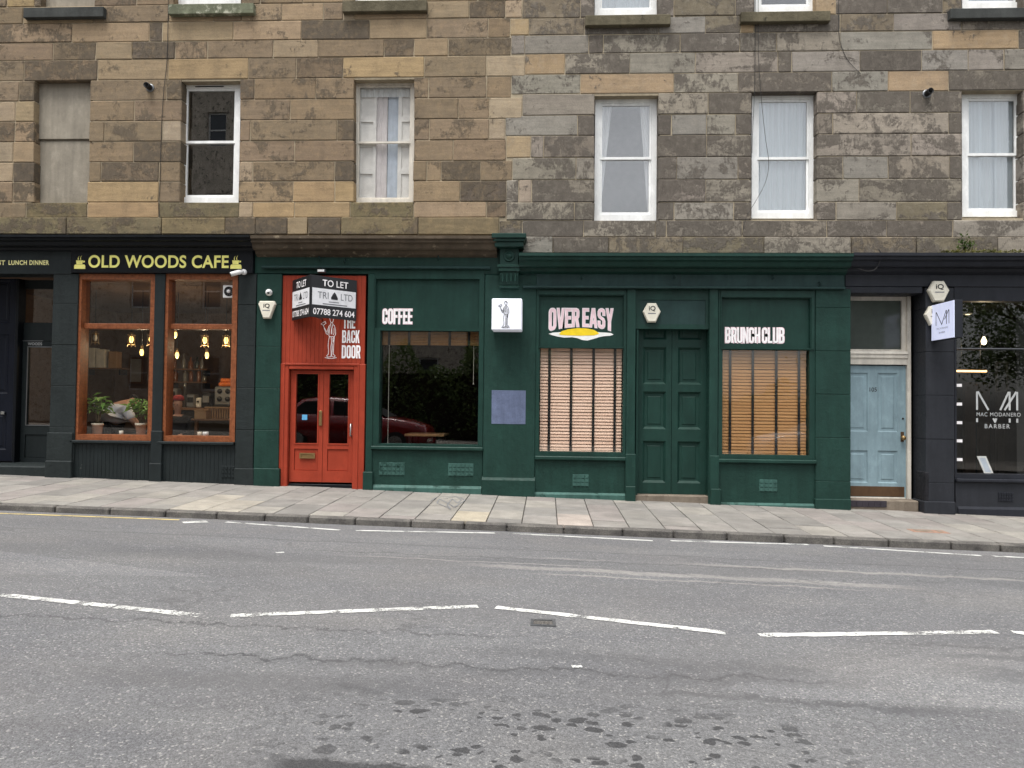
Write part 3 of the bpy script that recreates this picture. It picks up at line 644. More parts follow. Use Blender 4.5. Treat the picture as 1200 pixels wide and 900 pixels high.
def fit(me, name, mat, parent, x0, x1, z0, z1, y, M=None):        # stand flat lettering up in a rectangle on plane y
    X = [v.co.x for v in me.vertices]; Yv = [v.co.y for v in me.vertices]; Z = [v.co.z for v in me.vertices]
    ax, bx, ay, by = min(X), max(X), min(Yv), max(Yv)
    o0 = Vector(((x0+x1)/2, y, (z0+z1)/2))
    if M is not None: o0 = M @ o0
    for v in me.vertices:
        q = Vector((x0+(v.co.x-ax)/(bx-ax)*(x1-x0), y-v.co.z, z0+(v.co.y-ay)/(by-ay)*(z1-z0)))
        if M is not None: q = M @ q
        v.co = q-o0
    me.update(); return put(name, me, mat, parent, o0)
def ptext(s, mat, parent, rect, y, bold=0., name='lettering', spacing=1., extr=0., M=None):
    return fit(text_mesh(s, bold, extr, spacing), name, mat, parent, *B(*rect, y), y, M)
def ltext(s, mat, parent, x0, x1, z0, z1, y, bold=0., M=None, name='lettering', spacing=1.):
    return fit(text_mesh(s, bold, 0, spacing), name, mat, parent, x0, x1, z0, z1, y, M)
def block_loops(s, gap=.045, space=.16, warp=None):
    loops = []; x = 0
    for ch in s:
        if ch == ' ': x += space; continue
        wmax = max(p[0] for L in GLY[ch] for p in L)
        for L in GLY[ch]: loops.append([(x+p[0], p[1]) for p in L])
        x += wmax+gap
    if warp: loops = [[warp(px/x, px, py) for px, py in L] for L in loops]
    return loops
def block(s, parent, rect, y, fill='white_letter', edge=None, warp=None, dy=0, **k):
    L = block_loops(s, warp=warp, **k); r = B(*rect, y)
    o = fit(curve_mesh('t', L), 'lettering', fill, parent, *r, y-.002)
    if edge:
        e = .008; fit(curve_mesh('t', L, 0, .022), 'lettering_edge', edge, o, r[0]-e, r[1]+e, r[2]-e, r[3]+e, y)
    return o
def ribbon(polys, wd):                                              # thin ink strokes as flat quads
    m = MB(); vs = []; fs = []; k = 0
    for P in polys:
        for (x0, z0), (x1, z1) in zip(P, P[1:]):
            d = Vector((x1-x0, z1-z0)); 
            if d.length < 1e-6: continue
            d.normalize(); n = Vector((-d.y, d.x))*wd/2; e = d*wd*.3
            vs += [(x0-e.x+n.x, -k*1e-5, z0-e.y+n.y), (x0-e.x-n.x, -k*1e-5, z0-e.y-n.y), (x1+e.x-n.x, -k*1e-5, z1+e.y-n.y), (x1+e.x+n.x, -k*1e-5, z1+e.y+n.y)]
            fs.append((4*k, 4*k+1, 4*k+2, 4*k+3)); k += 1
    return vs, fs
WAITER = [[(.42, .93), (.46, .98), (.55, .98), (.6, .92), (.58, .86), (.52, .83), (.46, .86), (.42, .93)], [(.46, .98), (.56, .94), (.61, .95)], [(.48, .83), (.47, .79), (.4, .76)], [(.56, .83), (.58, .79), (.66, .76)],
          [(.4, .76), (.34, .68), (.3, .6), (.2, .68), (.1, .77)], [(.4, .68), (.33, .55), (.26, .57), (.16, .7)], [(0, .8), (.12, .77), (.24, .82), (.2, .86), (.08, .83), (0, .8)],
          [(.4, .76), (.41, .62), (.39, .52), (.42, .5), (.6, .5)], [(.47, .78), (.51, .68), (.5, .56)], [(.57, .78), (.53, .68), (.54, .56)], [(.66, .76), (.71, .66), (.72, .56), (.66, .5), (.6, .5)], [(.64, .7), (.64, .58), (.6, .54)],
          [(.42, .5), (.38, .4), (.36, .28), (.39, .18), (.38, .08)], [(.5, .5), (.53, .38), (.5, .26), (.52, .08)], [(.6, .5), (.64, .44), (.6, .36), (.58, .46)], [(.66, .5), (.64, .34), (.63, .2), (.62, .08)], [(.56, .34), (.57, .2), (.55, .08)],
          [(.38, .08), (.3, .04), (.34, .01), (.5, .02), (.52, .08)], [(.55, .08), (.54, .03), (.66, .01), (.72, .04), (.62, .08)], [(.22, .0), (.4, -.02), (.6, -.02), (.78, .0)]]
def waiter(mat, parent, rect, y, wd):
    x0, x1, z0, z1 = B(*rect, y); vs, fs = ribbon([[(x0+p[0]*(x1-x0), z0+p[1]*(z1-z0)) for p in P] for P in WAITER], wd)
    m = MB(); m.add([(v[0], y+v[1], v[2]) for v in vs], fs)
    o = m.build('waiter_drawing', mat, parent); return o

def scribble(P, label):
    m = MB()
    for a, b in zip(P, P[1:]):
        q0, q1 = Vector(onpave(*a)), Vector(onpave(*b)); d = (q1-q0).normalized(); n = Vector((-d.y, d.x))*.006
        m.add([(q.x, q.y, Gp(q.x, q.y)+.007) for q in (q0+n, q0-n, q1-n, q1+n)], [(0, 1, 2, 3)])
    return tag(m.build('scribble', 'ink_soft'), label, 'graffiti')
scribble([(505, 587), (512, 583), (524, 582), (540, 583), (545, 587), (538, 591), (533, 595), (526, 591), (515, 585), (512, 590), (522, 594), (528, 597), (524, 592), (530, 585), (536, 590), (541, 586), (534, 582), (520, 585)], 'looping dark scribble on the paving below the coffee window')
# ---------------------------------------------------------------- upper windows
def room(name, x0, x1, y0, y1, z0, z1, mat, floor=None):
    m = MB(); v = [(x0, y0, z0), (x1, y0, z0), (x1, y1, z0), (x0, y1, z0), (x0, y0, z1), (x1, y0, z1), (x1, y1, z1), (x0, y1, z1)]
    m.add(v, [(0, 1, 2, 3), (4, 7, 6, 5), (1, 5, 6, 2), (3, 2, 6, 7), (0, 3, 7, 4)])
    return tag(m.build(name, mat), kind='structure')
room('upper_room', -11.9, -.2, .29, 4.5, 3.65, TOP-.1, 'dark_room_grey'); room('upper_room', -.12, 11.9, .29, 4.5, 3.55, TOP-.1, 'room_pale')
YW = .15
def drape(x0, x1, z0, z1, y, folds, amp, pinch=None, n=90, rows=14):
    m = MB(); vs = []
    ph = [random.uniform(0, 6) for _ in range(4)]
    for j in range(rows+1):
        v = j/rows; z = z1+(z0-z1)*v
        a0, a1 = (x0, x1) if not pinch else pinch(v)
        for i in range(n+1):
            u = i/n
            yy = y+amp*(math.sin(u*folds*6.283+ph[0]+.5*math.sin(v*2+ph[1]))+.45*math.sin(u*folds*2.3*6.283+ph[2]+v))
            vs.append((a0+(a1-a0)*u, yy, z))
    k = n+1
    m.add(vs, [(j*k+i, j*k+i+1, (j+1)*k+i+1, (j+1)*k+i) for j in range(rows) for i in range(n)]); return m
def sash_window(parent, rect, mid, ft=.055, mt='upvc', opt='', gl='glass_upper', transom=True, ft_in=.04):
    x0, x1, z0, z1 = B(*rect, YW)                                   # visible frame
    zm = W((rect[0]+rect[2])/2, mid, YW)[1]
    wn = MB().slab(x0-.02, x1+.02, z0-.02, z1+.05, [(x0+ft, x1-ft, z0+ft*1.2, z1-ft)], YW, YW+.09).build('window', mt, parent)
    ax0, ax1 = x0+ft+.001, x1-ft-.001; za, zb = z0+ft*1.2+.001, z1-ft-.001
    for nm, a, b, yy in (('upper_sash', zm-.02, zb, YW+.018), ('lower_sash', za, zm+.018, YW+.036)):
        f_ = ft_in if nm == 'upper_sash' else ft_in+.004
        MB().slab(ax0, ax1, a, b, [(ax0+f_*.75, ax1-f_*.75, a+f_, b-f_)], yy, yy+.03).build(nm, mt, wn)
        MB().box(ax0+.01, ax1-.01, yy+.012, yy+.016, a+.01, b-.01).build('pane', gl, wn)
    return wn, (ax0, ax1, za, zb)
def sill(parent, rect, mat, y=-.09):
    x0, x1, z0, z1 = B(*rect, y); return MB().cbox(x0, x1, y, .2, z0, z1, .008).build('sill', mat, parent)
# left building
for r in ((37, 100, 108, 238), (45, -150, 113, 9)):                  # blind windows, rendered
    x0, x1, z0, z1 = B(*r, .13); zm = W(70, 163, .13)[1]
    if r[1] > 0:
        o = MB().cbox(x0-.05, x1+.05, .125, .3, zm, z1+.06, .004).cbox(x0-.05, x1+.05, .15, .3, z0-.05, zm-.03, .004).box(x0-.04, x1+.04, .17, .3, zm-.031, zm).build('blind_window', 'blind_render', tl)
    else: o = MB().cbox(x0-.05, x1+.05, .13, .3, z0-.05, z1+.06, .004).build('blind_window', 'blind_render', tl)
sill(tl, (27, 8, 121, 20), 'sill_slate'); sill(tl, (197, 4, 297, 16), 'sill_green'); sill(tl, (401, 0, 500, 13), 'sill_stone')
wn, q = sash_window(tl, (212.5, 99, 279.5, 236), 166)
m = MB().cbox(q[0]+.15, q[1]-.2, YW-.01, YW+.01, q[3]+.012, q[3]+.028, .003).build('trickle_vent', 'black_plastic', wn)
wn, q = sash_window(tl, (416, 97, 484, 236.5), 166, .035, 'old_white', '', 'glass', True, .03)
# folded shutters either side, pale blind strips between
wx = q[1]-q[0]; b1, b2 = q[0]+wx*.33, q[1]-wx*.26
for a, b in ((q[0]-.03, b1), (b2, q[1]+.03)):
    zc = (q[2]+q[3])/2
    hs_ = [(a+.06, b-.05, q[2]+.05, q[2]+.42), (a+.06, b-.05, q[2]+.5, zc-.05), (a+.06, b-.05, zc+.05, q[3]-.55), (a+.06, b-.05, q[3]-.47, q[3]-.06)]
    o = MB().slab(a, b, q[2]-.05, q[3]+.05, hs_, YW+.08, YW+.1).box(a+.005, b-.005, YW+.101, YW+.11, q[2]-.04, q[3]+.04).build('shutter', 'shutter_white', wn)
drape(b1-.02, b1+(b2-b1)*.5, q[2]-.05, q[3]+.05, YW+.105, 2, .004).build('curtain', 'dull_cloth', wn, True)
plain('pale_blue_cloth', S(190, 200, 214), .9)
drape(b1+(b2-b1)*.5+.005, b2+.02, q[2]-.05, q[3]+.05, YW+.115, 1, .004).build('curtain', 'pale_blue_cloth', wn, True)
drape(q[0]+.02, q[1]-.02, q[3]-.16, q[3]+.04, YW+.073, 9, .004).build('pelmet', 'curtain_white', wn, True)
# right building
def up_white(parent, rect, mid, kind):
    wn, q = sash_window(parent, rect, mid, .06)
    x0, x1, z0, z1 = q
    if kind == 'swag':
        w_ = x1-x0; zl = z0-.05; zh = z1+.05
        drape(0, 0, zl, zh, YW+.09, 3, .01, lambda v: (x0-.02, x0+w_*(.24-.2*min(1, v*1.15)))).build('curtain', 'curtain_white', wn, True)
        drape(0, 0, zl, zh, YW+.09, 3, .01, lambda v: (x1-w_*(.22-.16*min(1, v*1.1)), x1+.02)).build('curtain', 'curtain_white', wn, True)
    elif kind == 'sheer': drape(x0-.03, x1+.03, z0-.05, z1+.05, YW+.09, 7, .01).build('curtain', 'curtain_blue', wn, True)
    elif kind == 'panels':
        w_ = x1-x0
        drape(x0-.03, x0+w_*.34, z0-.05, z1+.05, YW+.085, 2.2, .006).build('curtain', 'curtain_blue', wn, True)
        drape(x0+w_*.3, x0+w_*.64, z0-.05, z1+.05, YW+.11, 2.2, .006).build('curtain', 'curtain_blue', wn, True)
        drape(x0+w_*.6, x1+.03, z0-.05, z1+.05, YW+.085, 2.2, .006).build('curtain', 'curtain_blue', wn, True)
    return wn
up_white(tr_, (698.5, 116, 768, 257), 185, 'swag'); up_white(tr_, (882.5, 111.5, 953, 254.5), 185, 'sheer'); up_white(tr_, (1129, 110, 1197, 252.5), 180.5, 'panels')
# storey above: only the feet of the windows show
for par, r, mid, k in ((tl, (206, -136, 282, 4), -66, ''), (tl, (416, -138, 489, 1.5), -68, 'sheer'), (tr_, (699, -125, 769, 16.5), -55, 'sheer'), (tr_, (886, -128, 953, 12.5), -58, ''), (tr_, (1129, -130, 1197, 8.5), -60, 'sheer')):
    up_white(par, r, mid, k)
sill(tr_, (686, 17, 786, 29), 'sill_stone'); sill(tr_, (868.5, 13, 973.5, 25), 'sill_stone'); sill(tr_, (1114, 9, 1216, 21), 'sill_slate')
# things fixed to the fronts: flues, cables, ledge plants
def flue(px, py, label):
    x, z = W(px, py); f = thing('boiler_flue', (x, 0, z), label, 'flue', 'boiler flues')
    MB().lathe([(.045, -.05), (.045, .12), (.038, .125), (.034, .05)], (x, 0, z), 16, 'y').build('pipe', 'black_plastic', f, True)
    MB().lathe([(.05, -.02), (.065, -.015), (.065, .008), (.05, .012)], (x, 0, z), 16, 'y').build('collar', 'grey_metal', f, True)
flue(176, 103, 'black boiler flue in the tan wall beside the blind window'); flue(1086, 110, 'black boiler flue in the grey wall left of the rightmost window')
def cable(pts, label, r=.0042, y=-.012):
    P = [Vector((W(a, b)[0], y-.004*math.sin(i*2.), W(a, b)[1])) for i, (a, b) in enumerate(pts)]
    Q = []
    for i in range(len(P)-1):                                       # smooth through the points
        p0, p1, p2, p3 = P[max(i-1, 0)], P[i], P[i+1], P[min(i+2, len(P)-1)]
        for k in range(6):
            t_ = k/6; Q.append(.5*((2*p1)+(p2-p0)*t_+(2*p0-5*p1+4*p2-p3)*t_*t_+(3*p1-p0-3*p2+p3)*t_**3))
    Q.append(P[-1]); tag(MB().tube(Q, r, 6).build('cable', 'cable', None, True), label, 'cable')
cable([(198, -30), (197.5, 20), (196, 70), (192, 110), (189.5, 160), (188, 210), (186.5, 240), (189, 272)], 'thin dark cable running down the tan wall left of the dark window')
cable([(885, -30), (884.5, 60), (884, 105), (882, 150), (881, 180)], 'straight black cable falling past the sheer curtained window', .0036)
cable([(888, -30), (888, 60), (891, 110), (896, 160), (900, 192), (896, 215), (884, 238), (874, 255), (869, 276)], 'black cable curving across the sheer curtained window to the ledge', .0036, -.03)
cable([(1019, 297), (1022, 303), (1020, 312), (1015, 320), (1006, 322), (996, 319)], 'loose grey cable looping over the dark cornice above the blue door', .006, -.3)
cable([(982.5, -30), (982.5, 35), (986, 55), (994, 72), (1008, 87)], 'loose cable end hanging in a curve on the grey wall', .0036)
def leafpatch(m, c, n, spread, size, up=.5):
    for _ in range(n):
        p = Vector(c)+Vector((random.gauss(0, spread[0]), random.gauss(0, spread[1]), abs(random.gauss(0, spread[2]))))
        d = Vector((random.uniform(-1, 1), random.uniform(-1, .2), random.uniform(-.2, 1)*up+.2)).normalized(); s_ = d.cross(Vector((random.uniform(-1, 1), random.uniform(-1, 1), random.uniform(-1, 1)))).normalized()
        L_ = size*random.uniform(.6, 1.3); wd = L_*.3
        m.add([p, p+d*L_*.5+s_*wd, p+d*L_, p+d*L_*.5-s_*wd], [(0, 1, 2, 3)])
x, z = W(1131, 288, -.12); m = MB(); leafpatch(m, (x, -.13, z-.06), 110, (.06, .03, .09), .05)
fe = thing('fern', (x, -.13, z-.06), 'small green fern growing on the ledge above the barber', 'plant'); m.build('fronds', 'fern', fe)['kind'] = 'stuff'
m = MB()
for px in range(1105, 1200, 3):
    if random.random() < .75:
        x, z = W(px, 294, -.2); leafpatch(m, (x, -.2, z-.03), 16, (.03, .05, .018), .03, .3)
tag(m.build('moss', 'moss'), 'low brown green moss along the ledge above the barber', 'moss', kind='stuff')
# ---------------------------------------------------------------- shopfront helpers
DN = -.36                                                            # how far shop timber runs below the paving
def post(name, mat, parent, a, c, top, yf, yb, bot=None, refy=470, cc=.008):
    x0, x1 = W(a, refy, yf)[0], W(c, refy, yf)[0]; z1 = W((a+c)/2, top, yf)[1]
    z0 = DN if bot is None else W((a+c)/2, bot, yf)[1]
    if name in ('pilaster', 'pier') and mat.endswith(('render', 'barber_paint')):      # painted stone blocks
        m = MB(); zz = z0; k = 0
        while zz < z1-.01:
            z2 = min(z1, zz+(.7 if k == 0 else .64))
            if z1-z2 < .2: z2 = z1
            m.cbox(x0, x1, yf+random.uniform(0, .004), yb, zz, z2-.0015, .006); zz = z2; k += 1
        return m.build(name, mat, parent)
    return MB().cbox(x0, x1, yf, yb, z0, z1, cc).build(name, mat, parent)
def cornice(name, mat, parent, x0, x1, zt, out, h):                   # moulded shop cornice, zt = top edge
    pts = [(.3, zt+.02), (-out, zt), (-out, zt-.16*h), (-out+.03, zt-.2*h), (-out+.035, zt-.34*h), (-out+.08, zt-.42*h), (-out+.1, zt-.62*h), (-out+.12, zt-.68*h), (-.14, zt-.7*h), (-.12, zt-.86*h), (-.05, zt-h), (.3, zt-h)]
    return MB().profile(x0, x1, pts).build(name, mat, parent)
def leaf(name, mat, parent, x0, x1, z0, z1, yf, panels, th=.045, depth=.016, mould=.022, pm=None):
    """door leaf with sunk panels given as fractions (u0,u1,v0,v1)"""
    P = [(x0+u0*(x1-x0), x0+u1*(x1-x0), z0+v0*(z1-z0), z0+v1*(z1-z0)) for (u0, u1, v0, v1) in panels]
    d = MB().slab(x0, x1, z0, z1, P, yf, yf+th).build(name, mat, parent)
    for (a, b, c, e) in P:
        m = MB(); k = mould; y1, y2 = yf+.001, yf+depth
        r0 = [(a, y1, c), (b, y1, c), (b, y1, e), (a, y1, e)]; r1 = [(a+k, y2, c+k), (b-k, y2, c+k), (b-k, y2, e-k), (a+k, y2, e-k)]
        k2 = k+.035; y3 = y2-.008; r2 = [(a+k2, y2, c+k2), (b-k2, y2, c+k2), (b-k2, y2, e-k2), (a+k2, y2, e-k2)]; k3 = k2+.012
        r3 = [(a+k3, y3, c+k3), (b-k3, y3, c+k3), (b-k3, y3, e-k3), (a+k3, y3, e-k3)]
        fs = []
        for o in (0, 4, 8):
            for i in range(4): fs.append((o+i, o+(i+1) % 4, o+4+(i+1) % 4, o+4+i))
        m.add(r0+r1+r2+r3, fs+[(12, 13, 14, 15)]); m.build('panel', pm or mat, d)
    return d
def vent(parent, rect, mat, yf, nx=6, nz_=3, halves=2):
    x0, x1, z0, z1 = B(*rect, yf); m = MB().cbox(x0, x1, yf+.004, yf+.05, z0, z1, .003); n = halves*nx
    st = (x1-x0)/n; sz = (z1-z0)/nz_
    for i in range(n):
        if halves > 1 and i % nx == nx-1 and i != n-1: pass
        for j in range(nz_):
            m.box(x0+st*(i+.18), x0+st*(i+.82), yf-.006, yf+.005, z0+sz*(j+.15), z0+sz*(j+.85))
    return m.build('air_vent', mat, parent)
def boards(name, mat, parent, x0, x1, z0, z1, yf, pitch, groove=.012, th=.03):
    n = max(1, round((x1-x0)/pitch)); st = (x1-x0)/n; m = MB()
    for i in range(n): m.cbox(x0+i*st+groove*.15, x0+(i+1)*st-groove*.15, yf, yf+th, z0, z1, groove*.5)
    m.box(x0, x1, yf+th*.6, yf+th+.01, z0+.002, z1-.002)
    return m.build(name, mat, parent)

# ================================================================ cafe shopfront (dark slate and varnished wood)
cafe = thing('cafe_shopfront', (-6.2, 0, .2), 'dark slate cafe shopfront with varnished wood windows under yellow lettering', 'shopfront')
YP = -.08
xs0, xs1 = W(297, 290, -.2)[0], -9.4
zt = W(150, 275, -.36)[1]
cornice('cornice', 'black_paint', cafe, -12, xs0, zt, .36, .22)
fz1, fz0 = zt-.2, W(170, 320, -.1)[1]
xf0, xf1 = W(83, 305, -.12)[0], W(296, 305, -.12)[0]
wbox('fascia', 'black_paint', cafe, xf0, xf1, -.12, .25, fz0, fz1+.02)
wbox('fascia', 'slate_paint', cafe, -12, xf0-.002, -.09, .25, W(30, 321, -.09)[1], fz1+.02)
ptext('OLD WOODS CAFE', 'yellow_letter', cafe, (103.5, 299, 268, 314), -.124, .025, spacing=1.05)
for s_, a_, b_ in (('BREAKFAST', -34, 6), ('LUNCH', 10, 31.5), ('DINNER', 34.5, 57.5)): ptext(s_, 'pale_yellow', cafe, (a_, 305, b_, 310.5), -.094, .03, spacing=1.12)
def cup(px0, px1):
    x0, x1, z0, z1 = B(px0, 299, px1, 315, -.124); w_ = x1-x0; h = z1-z0; m = MB(); y = -.124
    f = lambda pts: m.prism([(x0+a*w_, z0+b*h) for a, b in pts], y, y+.003)
    f([(0, 0), (1, 0), (1, .22), (.92, .32), (.08, .32), (0, .22)]); f([(.2, .34), (.72, .34), (.8, .62), (.16, .62)]); f([(.82, .44), (.96, .5), (.94, .6), (.8, .58)])
    f([(.3, .68), (.4, .66), (.36, .8), (.44, .95), (.34, .84)]); f([(.52, .68), (.62, .66), (.57, .8), (.66, .98), (.54, .84)])
    m.build('cup_emblem', 'yellow_letter', cafe)
cup(87, 100); cup(270, 283)
# pilasters
wbox('end_pier', 'slate_render', cafe, -12, -9.38, YP, .3, DN, fz1, .01)
post('pilaster', 'slate_render', cafe, 58.5, 88, 320.5, YP, .25)
post('pilaster_block', 'slate_render', cafe, 54, 84, 507, YP-.03, .2, None, 530); post('pilaster_plinth', 'slate_render', cafe, 52, 83, 540, YP-.06, .2, None, 548, .012)
post('mullion_post', 'slate_paint', cafe, 178, 190, 320.5, YP, .2); post('mullion_block', 'slate_paint', cafe, 176, 189, 505, YP-.025, .2, None, 530); post('mullion_foot', 'slate_paint', cafe, 174, 188.5, 543, YP-.04, .2, None, 550)
post('pilaster', 'slate_render', cafe, 276.5, 297.5, 320.5, YP, .25); post('pilaster_plinth', 'slate_render', cafe, 274, 297, 549, YP-.02, .2, None, 556)
YG = .06
def cafe_window(a, c, top, bot, tz0, tz1, vent_=False):
    x0, x1, z0, z1 = B(a, top, c, bot, -.05); t0 = W((a+c)/2, tz1, .02)[1]; t1 = W((a+c)/2, tz0, .02)[1]; k = .085
    wn = MB().slab(x0, x1, z0, z1, [(x0+k, x1-k, z0+k, z1-k)], -.05, .16).build('window_frame', 'frame_wood', cafe)
    MB().cbox(x0+k+.001, x1-k-.001, .02, .13, t0, t1, .008).build('transom', 'frame_wood', wn)
    MB().box(x0+k-.02, x1-k+.02, YG, YG+.006, z0+k-.01, t0+.01).build('pane', 'glass', wn)
    MB().box(x0+k-.02, x1-k+.02, YG, YG+.006, t1-.01, z1-k+.01).build('pane', 'glass_dark', wn)
    wbox('window_sill', 'slate_paint', cafe, x0-.01, x1+.005, -.11, .12, z0-.045, z0-.002, .008)
    boards('stall_riser', 'slate_paint', cafe, x0-.02, x1+.01, DN, z0-.047, -.055, .062, .006)
    return wn, (x0+k, x1-k, z0+k, z1-k)
w1, q1 = cafe_window(87.5, 181, 321, 516, 379, 385.5); w2, q2 = cafe_window(189.5, 277, 321, 517.5, 379.5, 386)
# extractor fan in the second window
x0, x1, z0, z1 = B(261, 334, 275.5, 349, .03); xc, zc = (x0+x1)/2, (z0+z1)/2
ef = thing('extractor_fan', (xc, .03, z0), 'square white extractor fan set in the upper cafe window pane', 'fan')
MB().cbox(x0, x1, .03, .058, z0, z1, .008).build('housing', 'white_plastic', ef)
MB().lathe([(.075, 0), (.075, .006), (.0, .008)], (xc, .03, zc), 24, 'y').build('grille', 'black_plastic', ef, True)
MB().lathe([(.028, 0), (.028, .016), (.0, .018)], (xc, .026, zc), 16, 'y').build('hub', 'white_plastic', ef, True)
m = MB()
for k in range(10):
    a = k*math.pi/5; d = Vector((math.cos(a), 0, math.sin(a))); m.tube([Vector((xc, .02, zc))+d*.03, Vector((xc, .02, zc))+d*.073], .002, 5)
m.build('fins', 'grey_metal', ef)
vent(cafe, (259, 546, 275, 560), 'slate_paint', -.062, 4, 3, 1)
# recessed doorway on the left
YD = .62
dx0, dx1 = -9.3, W(58.5, 450, YP)[0]
zs = W(30, 545, .1)[1]
wbox('doorstep', 'slate_render', cafe, dx0, dx1+.02, -.06, YD+.3, DN, zs, .02)
m = MB().box(dx1+.04, dx1+.06, .2, YD+.12, zs-.3, fz1).box(dx0-.1, dx1+.06, .2, YD+.12, fz1+.001, fz1+.02).box(dx0-.12, dx0-.1, .2, YD+.12, zs-.3, fz1)
tag(m.build('porch_wall', 'black_paint'), kind='structure')
x0, x1, z0, z1 = B(20, 400, 75, 545, YD)
lf = MB().slab(x0, x1, z0+.03, z1, [(x0+.17, x1-.12, z0+.66, z1-.1), (x0+.15, x1-.12, z0+.12, z0+.5)], YD, YD+.045).build('door', 'slate_paint', cafe)
MB().box(x0+.16, x1-.11, YD+.02, YD+.026, z0+.65, z1-.09).build('pane', 'glass_dark', lf)
MB().cbox(x0+.15, x1-.12, YD+.015, YD+.035, z0+.12, z0+.5, .01).build('panel', 'slate_paint', lf)
MB().slab(x0+.155, x1-.105, z0+.645, z1-.085, [(x0+.17, x1-.12, z0+.66, z1-.1)], YD-.008, YD+.004).build('bead', 'grey_metal', lf)
MB().cbox(x0+.02, x1, YD-.01, YD+.03, z0+.028, z0+.045, .003).build('weather_strip', 'steel', lf)
ltext('WOODS', 'letter_grey', lf, x0+.16, x0+.40, z1-.065, z1-.02, YD-.004, .01)
MB().box(x0+.04, x0+.42, YD-.012, YD-.004, z1+.0, z1+.012).build('drip_bar', 'grey_metal', lf)
MB().slab(x0-.07, x1+.1, z0, fz1, [(x0-.005, x1+.005, z0, z1+.006), (x0+.0, x1, W(40, 378, YD)[1], W(40, 338, YD)[1])], YD+.01, YD+.11).build('door_frame', 'slate_paint', cafe)
MB().box(x0-.01, x1+.01, YD+.05, YD+.056, W(40, 379, YD)[1], W(40, 337, YD)[1]).build('fanlight', 'glass_dark', cafe)
xa = dx0+.3; xb = W(16, 450, .5)[0]
nd = leaf('side_door', 'navy_door', cafe, xb-1.0, xb, zs+.02, W(0, 322, .5)[1], .5, [(.1, .44, .06, .26), (.56, .9, .06, .26), (.1, .44, .36, .68), (.56, .9, .36, .68), (.1, .44, .74, .97), (.56, .9, .74, .97)])
MB().cbox(xb-.19, xb-.13, .47, .5, zs+.78, zs+.83, .005).build('handle', 'steel', nd)
wbox('door_post', 'black_paint', cafe, xb+.002, xb+.05, .49, YD+.05, DN, fz1, .006)
# ---- camera on the cafe corner
x, z = W(284, 318, -.2)
cc_ = thing('security_camera', (x, -.12, z), 'small white bullet security camera under the cafe fascia corner', 'camera', 'security cameras')
MB().lathe([(.0, -.0), (.042, .0), (.045, .03), (.03, .05)], (x, -.12, z), 16, 'y').build('base', 'white_plastic', cc_, True)
MB().tube([(x, -.17, z), (x-.05, -.21, z-.015), (x-.15, -.27, z-.06)], [.028, .036, .036], 14).build('housing', 'white_plastic', cc_, True)
MB().tube([(x-.151, -.271, z-.0605), (x-.156, -.274, z-.063)], .028, 14).build('lens', 'black_plastic', cc_, True)

# ================================================================ bar shopfront (green, with the red doors and the coffee window)
bar = thing('bar_shopfront', (-2.2, 0, .05), 'green shopfront with red boarded entrance bay and a dark coffee window', 'shopfront')
xb0, xb1 = W(297, 290, -.2)[0]+.002, W(582, 290, -.2)[0]
cornice('cornice', 'brown_cornice', bar, xb0, xb1, W(430, 276, -.34)[1], .34, .27)
zfb = W(430, 321, -.05)[1]
wbox('fascia', 'green_paint', bar, W(298.5, 310, -.05)[0], W(612, 310, -.05)[0], -.05, .25, zfb, W(430, 294, -.05)[1], .006)
pbox('drip_rail', 'green_board', bar, (306, 311.5, 575, 314.5), -.12, -.04, .01)
post('pilaster', 'green_render', bar, 298.5, 327.5, 321, YP+.01, .25); post('pilaster_plinth', 'green_render', bar, 297, 327, 549, YP-.03, .2, None, 556)
# red bay
x0, x1 = W(327.5, 450, -.03)[0]+.002, W(428.5, 450, -.03)[0]-.002; zt_ = W(378, 323, -.03)[1]
zd1 = W(378, 434, -.02)[1]; zb = W(378, 568, 0)[1]; da, db = W(340, 500, .03)[0], W(414, 500, .03)[0]
wbox('bay_head', 'black_paint', bar, x0, x1, .0, .25, zt_+.002, zfb-.002)
boards('red_boarding', 'red_paint', bar, x0+.02, x1-.02, zd1+.05, zt_, -.03, .064, .006)
wbox('red_post', 'red_paint', bar, x0, da-.012, -.045, .2, DN, zd1+.1, .008); wbox('red_post', 'red_paint', bar, db+.012, x1, -.045, .2, DN, zd1+.1, .008)
wbox('door_head', 'red_paint', bar, da-.011, db+.011, -.05, .15, zd1+.012, zd1+.06, .008)
m = MB().cbox(da-.1, da-.07, -.058, -.04, DN, zd1+.105, .006).cbox(db+.07, db+.1, -.058, -.04, DN, zd1+.105, .006).cbox(da-.1, db+.1, -.0585, -.04, zd1+.075, zd1+.106, .006); m.build('architrave', 'red_paint', bar)
xm = W(378.5, 500, .03)[0]
